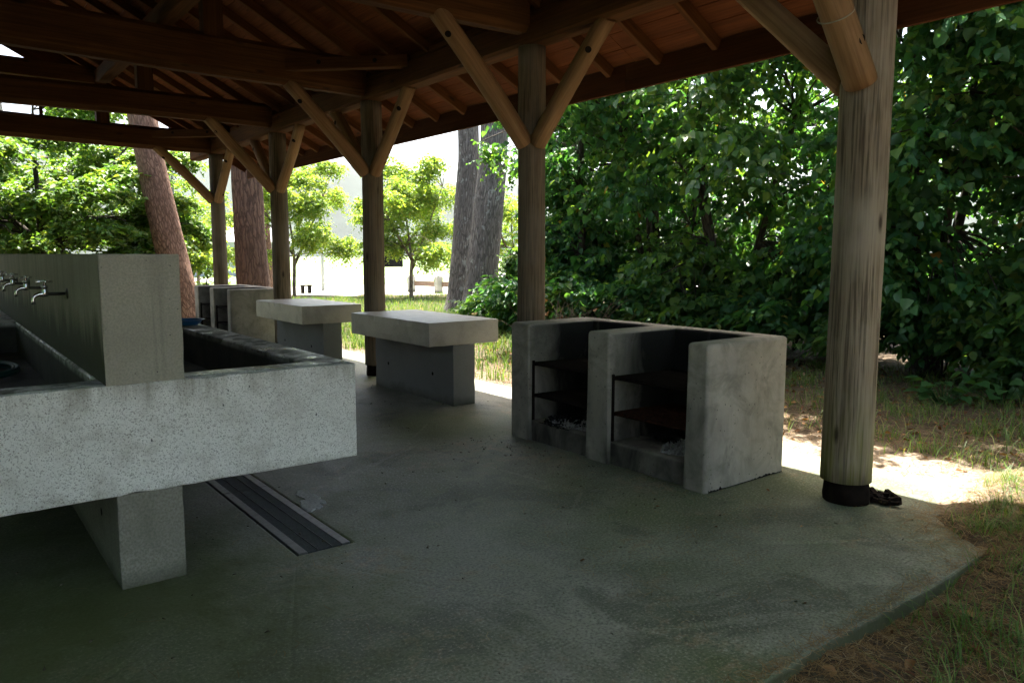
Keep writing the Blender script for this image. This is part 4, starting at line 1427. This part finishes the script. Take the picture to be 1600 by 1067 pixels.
pine('thick grey trunk of the twin pines, the right one in front', [(10.15, 14.5, -.15), (10.22, 14.5, .3), (10.42, 14.5, 1.9), (10.62, 14.5, 3.6), (10.8, 14.6, 6), (10.9, 14.6, 10.5)], .415, .27, 'bark_grey', 73, (10.9, 14.6, 11))
pine('grey trunk of the twin pines, the left one behind', [(10.75, 16.2, -.15), (10.82, 16.2, .4), (10.95, 16.2, 2.0), (11.12, 16.2, 3.8), (11.2, 16.4, 6), (11.2, 16.5, 10)], .33, .24, 'bark_grey', 74, (11.2, 16.6, 10.5))
pine('far reddish pine trunk beside the dark lamp pole', [(7.1, 27.5, -.15), (6.75, 27.5, 1.6), (6.35, 27.5, 4.0), (6.1, 27.5, 9)], .30, .18, 'bark_red', 75, (6.1, 27.5, 9.5), crown_n=300)
pine('pine at the far left, glimpsed through the gable slots', [(1.66, 23.5, -.15), (1.6, 23.5, 4), (1.5, 23.5, 7), (1.4, 23.5, 11)], .36, .24, 'bark_grey', 76, (1.4, 23.5, 11.5), crown_n=300)
pine('stout trunk beyond the slender young tree, right of the fourth post', [(10.75, 30.0, -.15), (10.7, 30, 1.6), (10.62, 30, 4), (10.6, 30, 9)], .38, .24, 'bark_pine', 77, (10.6, 30, 9.5), crown_n=300)

# leafy bough and vine by the twin pines
leafy('shrub', 'bright climbing vine and brush just left of the second post by the twin pines', 'shrub', (9.0, 11.75, G0),
      [([(0, 0, 0), (.1, .1, .6), (.05, .2, 1.3)], .015), ([(0, 0, 0), (-.2, .2, .6), (-.35, .3, 1.1)], .015), ([(.1, 0, 0), (.2, .4, .7), (.3, .5, 1.5)], .015)],
      [(.1, .05, .35, .3, .3, .3), (.15, .1, .75, .25, .28, .3), (.2, .15, 1.15, .2, .25, .3), (.2, .1, 1.5, .16, .2, .25), (.0, .2, .3, .25, .3, .25)], 170, 9, .10, 'leaf_hedge2', 'bark_dark', 660, .35, None, 20)

# ------------------------------------------------------------------ things in the yard beyond
MT['stone'] = concrete('bollard_stone', (.42, .42, .39), .85, stain_amt=.15, speck=.2)
MT['pole'] = plain('grey_pole', (.30, .33, .33), .6)
MT['darkpole'] = plain('dark_lamp_pole', (.015, .022, .02), .5)
MT['railbrown'] = plain('brown_rail', (.20, .13, .10), .7)
MT['blackboard'] = plain('black_panel', (.012, .012, .012), .6)
for k in ('blackboard', 'bolt', 'darkpole', 'char', 'iron', 'rust'):
    MT[k].node_tree.nodes['Principled BSDF'].inputs['Specular IOR Level'].default_value = .05
MT['white'] = plain('white_paint', (.75, .75, .75), .5, 0, .05)
for x, y, lab in ((15.6, 26.9, 'left stone bollard holding the brown rail beyond the grass'), (15.95, 25.4, 'right stone bollard holding the brown rail beyond the grass')):
    t = thing('stone_bollard', (x, y, -.09), lab, 'bollard', 'stone bollards')
    link('shaft', block_mesh('shaft', x - .13, x + .13, y - .13, y + .13, -.2, .58, .02, 2), 'stone', t)
    link('cap', block_mesh('cap', x - .115, x + .115, y - .115, y + .115, .581, .62, .018, 2), 'stone', t)
member('barrier_rail', (15.69, 26.75, .30), (15.89, 25.56, .30), .09, .2, 'railbrown', None)
tag(bpy.data.objects['barrier_rail'], 'brown wooden rail between the two stone bollards', 'rail')
member('barrier_rail', (16.04, 25.24, .30), (17.3, 19.4, .30), .09, .2, 'railbrown', None)
tag(bpy.data.objects['barrier_rail.001'], 'brown wooden rail running right from the right bollard behind the twin pines', 'rail')
t = thing('yard_pole', (13.4, 30.5, -.09), 'pale grey pole in the bright yard between the fourth and third posts', 'pole')
link('shaft', lathe('shaft', [(0, .075), (2.6, .06)], (13.4, 30.5, -.15), (0, 0, 1)), 'pole', t)
link('cap', lathe('cap', [(0, .062), (.03, .05), (.05, .02)], (13.4, 30.5, 2.451), (0, 0, 1)), 'pole', t)
t = thing('lamp_pole', (5.45, 22.0, -.09), 'thin dark lamp pole rising behind the leaning red pine', 'lamp post')
link('shaft', lathe('shaft', [(0, .055), (.3, .055), (.31, .04), (5.2, .033)], (5.45, 22.0, -.12), (0, 0, 1)), 'darkpole', t)
link('lamp_head', lathe('lamp_head', [(0, .05), (.05, .16), (.08, .16), (.2, .05), (.24, .01)], (5.45, 22.0, 5.081), (0, 0, 1)), 'darkpole', t)
t = thing('notice_board', (15.0, 27.6, -.09), 'black notice board on white legs half hidden by the airy young tree', 'board')
link('panel', block_mesh('panel', 14.45, 15.6, 27.55, 27.62, .95, 1.95, .01, 1), 'blackboard', t)
for x in (14.6, 15.62):
    link('leg', lathe('leg', [(0, .04), (2.1, .04)], (x, 27.68, -.15), (0, 0, 1), 10), 'white', t)
# low building beyond the fifth post
MT['greywall'] = plain('grey_rendered_wall', (.30, .33, .36), .8, 0, .1, 3, .1)
MT['paleroof'] = plain('pale_metal_roof', (.62, .64, .66), .45, .2, .08)
MT['glass'] = plain('dark_glass', (.03, .035, .04), .1)
t = thing('low_building', (15.5, 56, -.09), 'low grey building with pale roof far beyond the fifth post', 'building')
link('wall', block_mesh('wall', 14.6, 20.5, 53, 61, -.2, 2.3, 0, 1), 'greywall', t)
V = [(14.1, 52.4, 2.301), (21, 52.4, 2.301), (21, 61.6, 2.301), (14.1, 61.6, 2.301), (14.1, 57, 3.4), (21, 57, 3.4)]
link('roof', pymesh('roof', V, [(0, 1, 5, 4), (2, 3, 4, 5), (1, 2, 5), (3, 0, 4), (0, 3, 2, 1)]), 'paleroof', t)
for x in (16.6, 19.0):
    w = link('window', block_mesh('window', x - .8, x + .8, 52.95, 53.05, .9, 1.9, 0, 1), 'glass', t)
    link('window_frame', block_mesh('window_frame', x - .03, x + .03, 52.93, 52.949, .9, 1.9, 0, 1), 'white', w)
t = thing('bench', (11.8, 28.5, -.09), 'small dark bench in the yard right of the slender young tree', 'bench')
link('seat', block_mesh('seat', 11.6, 12.0, 28.3, 28.65, .22, .26, .005, 1), 'bolt', t)
for x in (11.66, 11.94):
    link('leg', block_mesh('leg', x - .03, x + .03, 28.35, 28.6, -.12, .2195, .003, 1), 'bolt', t)

# hills
MT['hill'] = plain('wooded_hill', (.016, .027, .020), .95, 0, .4, .02, 0)
V, Q = [], []
n = 90
r = np.random.default_rng(8)
phs = r.random(8) * 6.28
for j in range(9):
    for i in range(n):
        a = R(-60) + R(190) * i / (n - 1)            # bearing from +Y towards +X
        D = 520 + 480 * (j / 8)
        hgt = 84 + 24 * math.sin(a * 2.3 + phs[0]) + 13 * math.sin(a * 5.1 + phs[1]) + 6 * math.sin(a * 11 + phs[2]) + 3 * math.sin(a * 23 + phs[3])
        f = math.sin(min(1, j / 6) * math.pi / 2)
        V.append((math.sin(a) * D, math.cos(a) * D, -2 + hgt * f * (1 + .05 * math.sin(i * 1.7 + j))))
for j in range(8):
    for i in range(n - 1):
        Q.append((j * n + i, j * n + i + 1, (j + 1) * n + i + 1, (j + 1) * n + i))
tag(link('hills', quadmesh('hills', V, Q), 'hill', smooth=True), kind='structure')

# ------------------------------------------------------------------ grass, needles, fallen leaves
def blades(r, P, hgt, w, lean=.5):
    n = len(P)
    a = r.random(n) * 6.28
    d = np.stack([np.cos(a), np.sin(a), np.zeros(n)], 1)
    s = np.stack([-np.sin(a), np.cos(a), np.zeros(n)], 1)
    h = hgt * (.45 + .9 * r.random(n))
    le = lean * (.3 + 1.2 * r.random(n)) * h
    w = w * (.6 + .8 * r.random(n))
    z = np.array([0, 0, 1.0])
    v = [P - s * w[:, None] * .5, P + s * w[:, None] * .5,
         P + d * (le * .3)[:, None] + z * (h * .55)[:, None] + s * (w * .42)[:, None],
         P + d * (le * .3)[:, None] + z * (h * .55)[:, None] - s * (w * .42)[:, None],
         P + d * le[:, None] + z * (h * .92)[:, None] + s * (w * .08)[:, None],
         P + d * le[:, None] + z * (h * .92)[:, None] - s * (w * .08)[:, None]]
    V = np.stack(v, 1).reshape(-1, 3)
    b = (np.arange(n) * 6)[:, None]
    Q = np.concatenate([b + np.array([0, 1, 2, 3]), b + np.array([3, 2, 4, 5])], 1).reshape(-1, 4)
    return V, Q

def on_ground(xy, dz=0):
    return np.concatenate([xy, (soil_z(xy[:, 0], xy[:, 1]) + dz)[:, None]], 1)

def off_slab(xy, m=.02):
    return xy[~((xy[:, 0] < SX1 + m) & (xy[:, 1] > SY0 - m) & (xy[:, 1] < SY1 + m))]

def clumped(r, n, x0, x1, y0, y1, k, sd):
    c = np.stack([r.uniform(x0, x1, k), r.uniform(y0, y1, k)], 1)
    return c[r.integers(0, k, n)] + r.normal(size=(n, 2)) * sd * (.4 + r.random((n, 1)))

Vs, Qs = [], []
def collect(vq):
    b = sum(len(v) for v in Vs)
    Vs.append(vq[0]); Qs.append(vq[1] + b)
r = np.random.default_rng(21)
# lawn beyond the far right of the floor
xy = np.stack([r.uniform(5.4, 15.5, 26000), r.uniform(6.5, 24.5, 26000)], 1)
xy = xy[(xy[:, 1] > 8.4 + .0 * xy[:, 0]) & (xy[:, 0] < 13.2 + .12 * xy[:, 1])]
collect(blades(r, on_ground(xy), .12, .011))
xy = clumped(r, 9000, 5.2, 9.4, 6.2, 15, 150, .16)
collect(blades(r, on_ground(off_slab(xy)), .16, .008))
# sparse tufts under the trees
xy = clumped(r, 6500, 5.75, 10.0, 1.0, 6.8, 240, .11)
collect(blades(r, on_ground(off_slab(xy)), .125, .005, 1.0))
# the shaded near corner
xy = clumped(r, 3400, 2.7, 6.2, .3, 1.5, 90, .075)
collect(blades(r, on_ground(off_slab(xy, .0)), .10, .0040, 1.3))
xy = clumped(r, 1100, 4.2, 5.3, 1.2, 1.72, 34, .065)
collect(blades(r, on_ground(xy), .075, .0034, 1.6))
# left and far grass, seen between sink and posts
xy = np.stack([r.uniform(-3, 12, 9000), r.uniform(15.4, 24, 9000)], 1)
collect(blades(r, on_ground(xy), .15, .012))
gr = link('grass', quadmesh('grass', np.concatenate(Vs), np.concatenate(Qs)), 'grass')
tag(gr, 'thin grass growing in tufts round the concrete floor', 'grass', kind='stuff')

def needles(r, P, L, w, tilt=.12):
    n = len(P)
    a = r.random(n) * 6.28
    d = np.stack([np.cos(a), np.sin(a), r.normal(size=n) * tilt], 1)
    s = np.stack([-np.sin(a), np.cos(a), np.zeros(n)], 1)
    L = (L * (.4 + .9 * r.random(n)))[:, None]
    bend = s * L * r.normal(size=(n, 1)) * .12
    w = w * .5
    V = np.stack([P - d * L * .5 - s * w, P - d * L * .5 + s * w, P + bend + s * w, P + bend - s * w, P + d * L * .5 + s * w, P + d * L * .5 - s * w], 1).reshape(-1, 3)
    b = (np.arange(n) * 6)[:, None]
    Q = np.concatenate([b + np.array([0, 1, 2, 3]), b + np.array([3, 2, 4, 5])], 1).reshape(-1, 4)
    return V, Q
Vs, Qs = [], []
r = np.random.default_rng(31)
xy = np.stack([r.uniform(2.0, 6.2, 22000), r.uniform(.1, 1.9, 22000)], 1)
collect(needles(r, on_ground(off_slab(xy, -.05), .008), .11, .0022))
xy = np.stack([r.uniform(5.1, 10, 14000), r.uniform(.5, 9, 14000)], 1)
collect(needles(r, on_ground(xy, .008), .13, .0035))
# a few blown on to the floor
xy = clumped(r, 900, 2.2, 4.9, 1.5, 3.6, 30, .16)
xy = xy[(xy[:, 0] < 5.0) & (xy[:, 1] > 1.47)]
collect(needles(r, np.concatenate([xy, np.full((len(xy), 1), .004)], 1), .045, .0018, .02))
xy = np.stack([r.uniform(.4, 4.6, 260), r.uniform(1.5, 7, 260)], 1)
collect(needles(r, np.concatenate([xy, np.full((len(xy), 1), .004)], 1), .07, .0018, .02))
def on_top(xy, dz):
    return np.concatenate([xy, (np.maximum(soil_z(xy[:, 0], xy[:, 1]), np.where((xy[:, 0] < SX1) & (xy[:, 1] > SY0), 0.0, -9)) + dz)[:, None]], 1)
xy = np.stack([4.55 + r.normal(size=2600) * .30, 1.62 + r.normal(size=2600) * .18], 1)
collect(needles(r, on_top(xy, .006), .08, .0022, .08))
t_ = r.random(1500)
xy = np.stack([2.0 + 2.3 * t_ + r.normal(size=1500) * .05, 1.40 + r.normal(size=1500) * .05], 1)
collect(needles(r, on_top(xy, .006), .07, .002, .1))
nd = link('pine_needles', quadmesh('pine_needles', np.concatenate(Vs), np.concatenate(Qs)), 'dry')
tag(nd, 'dry pine needles and straw strewn over the soil and floor edge', 'needles', kind='stuff')

r = np.random.default_rng(41)
def litter(xy, z, size):
    n = len(xy)
    P = np.concatenate([xy, z[:, None]], 1)
    a = r.random(n) * 6.28
    D = np.stack([np.cos(a), np.sin(a), r.normal(size=n) * .25], 1)
    N = np.array([0, 0, 1.0]) + r.normal(size=(n, 3)) * .45
    L = size * (.5 + .9 * r.random(n))
    return leaf_geo(P, D, N, L, L * .6, .22, .2)
Vs, Qs = [], []
xy = np.stack([5.3 + 4.3 * r.random(2200) ** .7, r.uniform(.6, 12, 2200)], 1)
collect(litter(xy, soil_z(xy[:, 0], xy[:, 1]) + .012, .055))
xy = off_slab(np.stack([r.uniform(2.2, 5.6, 160), r.uniform(.2, 1.7, 160)], 1), 0)
collect(litter(xy, soil_z(xy[:, 0], xy[:, 1]) + .014, .055))
xy = np.stack([r.uniform(2.4, 4.6, 7), r.uniform(1.55, 3, 7)], 1)
collect(litter(xy, np.full(len(xy), .006), .028))
fl_ = link('fallen_leaves', quadmesh('fallen_leaves', np.concatenate(Vs), np.concatenate(Qs)), 'dead')
tag(fl_, 'brown fallen leaves scattered over the soil by the floor', 'leaves', kind='stuff')

# broad-leaved weeds by the wood
for k, (x, y, lab) in enumerate(((8.5, 2.95, 'clump of broad green leaves low at the right edge of the wood'), (8.0, 3.3, 'smaller broad leaved weed left of the clump at the right'), (8.7, 2.3, 'broad leaved weed at the right picture border'))):
    t = thing('broad_leaved_weed', (x, y, G0), lab, 'plant', 'broad leaved weeds')
    q = np.random.default_rng(700 + k)
    n = 30
    a = q.random(n) * 6.28
    P = np.stack([x + np.cos(a) * .34 * q.random(n), y + np.sin(a) * .34 * q.random(n), .05 + .17 * q.random(n)], 1)
    D = np.stack([np.cos(a), np.sin(a), -.1 + .3 * q.random(n)], 1)
    N = np.array([0, 0, 1.0]) + q.normal(size=(n, 3)) * .3
    V, Qd = leaf_geo(P, D, N, .12 + .06 * q.random(n), .11 + .05 * q.random(n), .12, .2)
    link('leaves', quadmesh('leaves', V, Qd), 'leaf_broad', t)
    segs = [([(x, y, G0 - .02), tuple(p)], [.005, .004]) for p in P]
    V2, Q2, G2 = branch_tubes(segs, 5)
    link('stems', quadmesh('stems', [tuple(v) for v in V2], Q2), 'leaf_broad', t)

# grit and crumbs on the floor
q = np.random.default_rng(91)
n = 900
P = np.stack([q.uniform(.2, 4.9, n), q.uniform(1.5, 8.0, n), np.full(n, .002)], 1)
P[:300, 0] = 3.6 - np.abs(q.normal(size=300)) * .35; P[:300, 1] = q.uniform(2.8, 4.9, 300)
sz = (.0025 + .005 * q.random(n) ** 2)[:, None, None]
T = P[:, None, :] + q.normal(size=(n, 4, 3)) * sz
T[..., 2] = np.maximum(T[..., 2], .0015)
b = (np.arange(n) * 4)[:, None]
F = np.concatenate([b + np.array(f) for f in ([0, 1, 2], [0, 2, 3], [0, 3, 1], [1, 3, 2])], 1).reshape(-1, 3)
MT['grit'] = plain('dark_grit', (.09, .075, .055), .95, 0, .8, 3, 0)
tag(link('floor_grit', quadmesh('floor_grit', T.reshape(-1, 3), F), 'grit'), 'grit and charcoal crumbs scattered on the concrete floor', 'grit', kind='stuff')

# ------------------------------------------------------------------ the humid summer air
m = bpy.data.materials.new('humid_air')
m.use_nodes = True
nt = m.node_tree
nt.nodes.remove(nt.nodes['Principled BSDF'])
pv = nt.nodes.new('ShaderNodeVolumePrincipled')
pv.inputs['Color'].default_value = (.86, .92, 1.0, 1)
pv.inputs['Density'].default_value = .00007
pv.inputs['Anisotropy'].default_value = .25
nt.links.new(pv.outputs[0], nt.nodes['Material Output'].inputs['Volume'])
me = block_mesh('haze', -3000, 3500, -3000, 4000, -4.0, 175, 0, 1)
hz_ob = link('haze', me, m)
tag(hz_ob, kind='stuff')
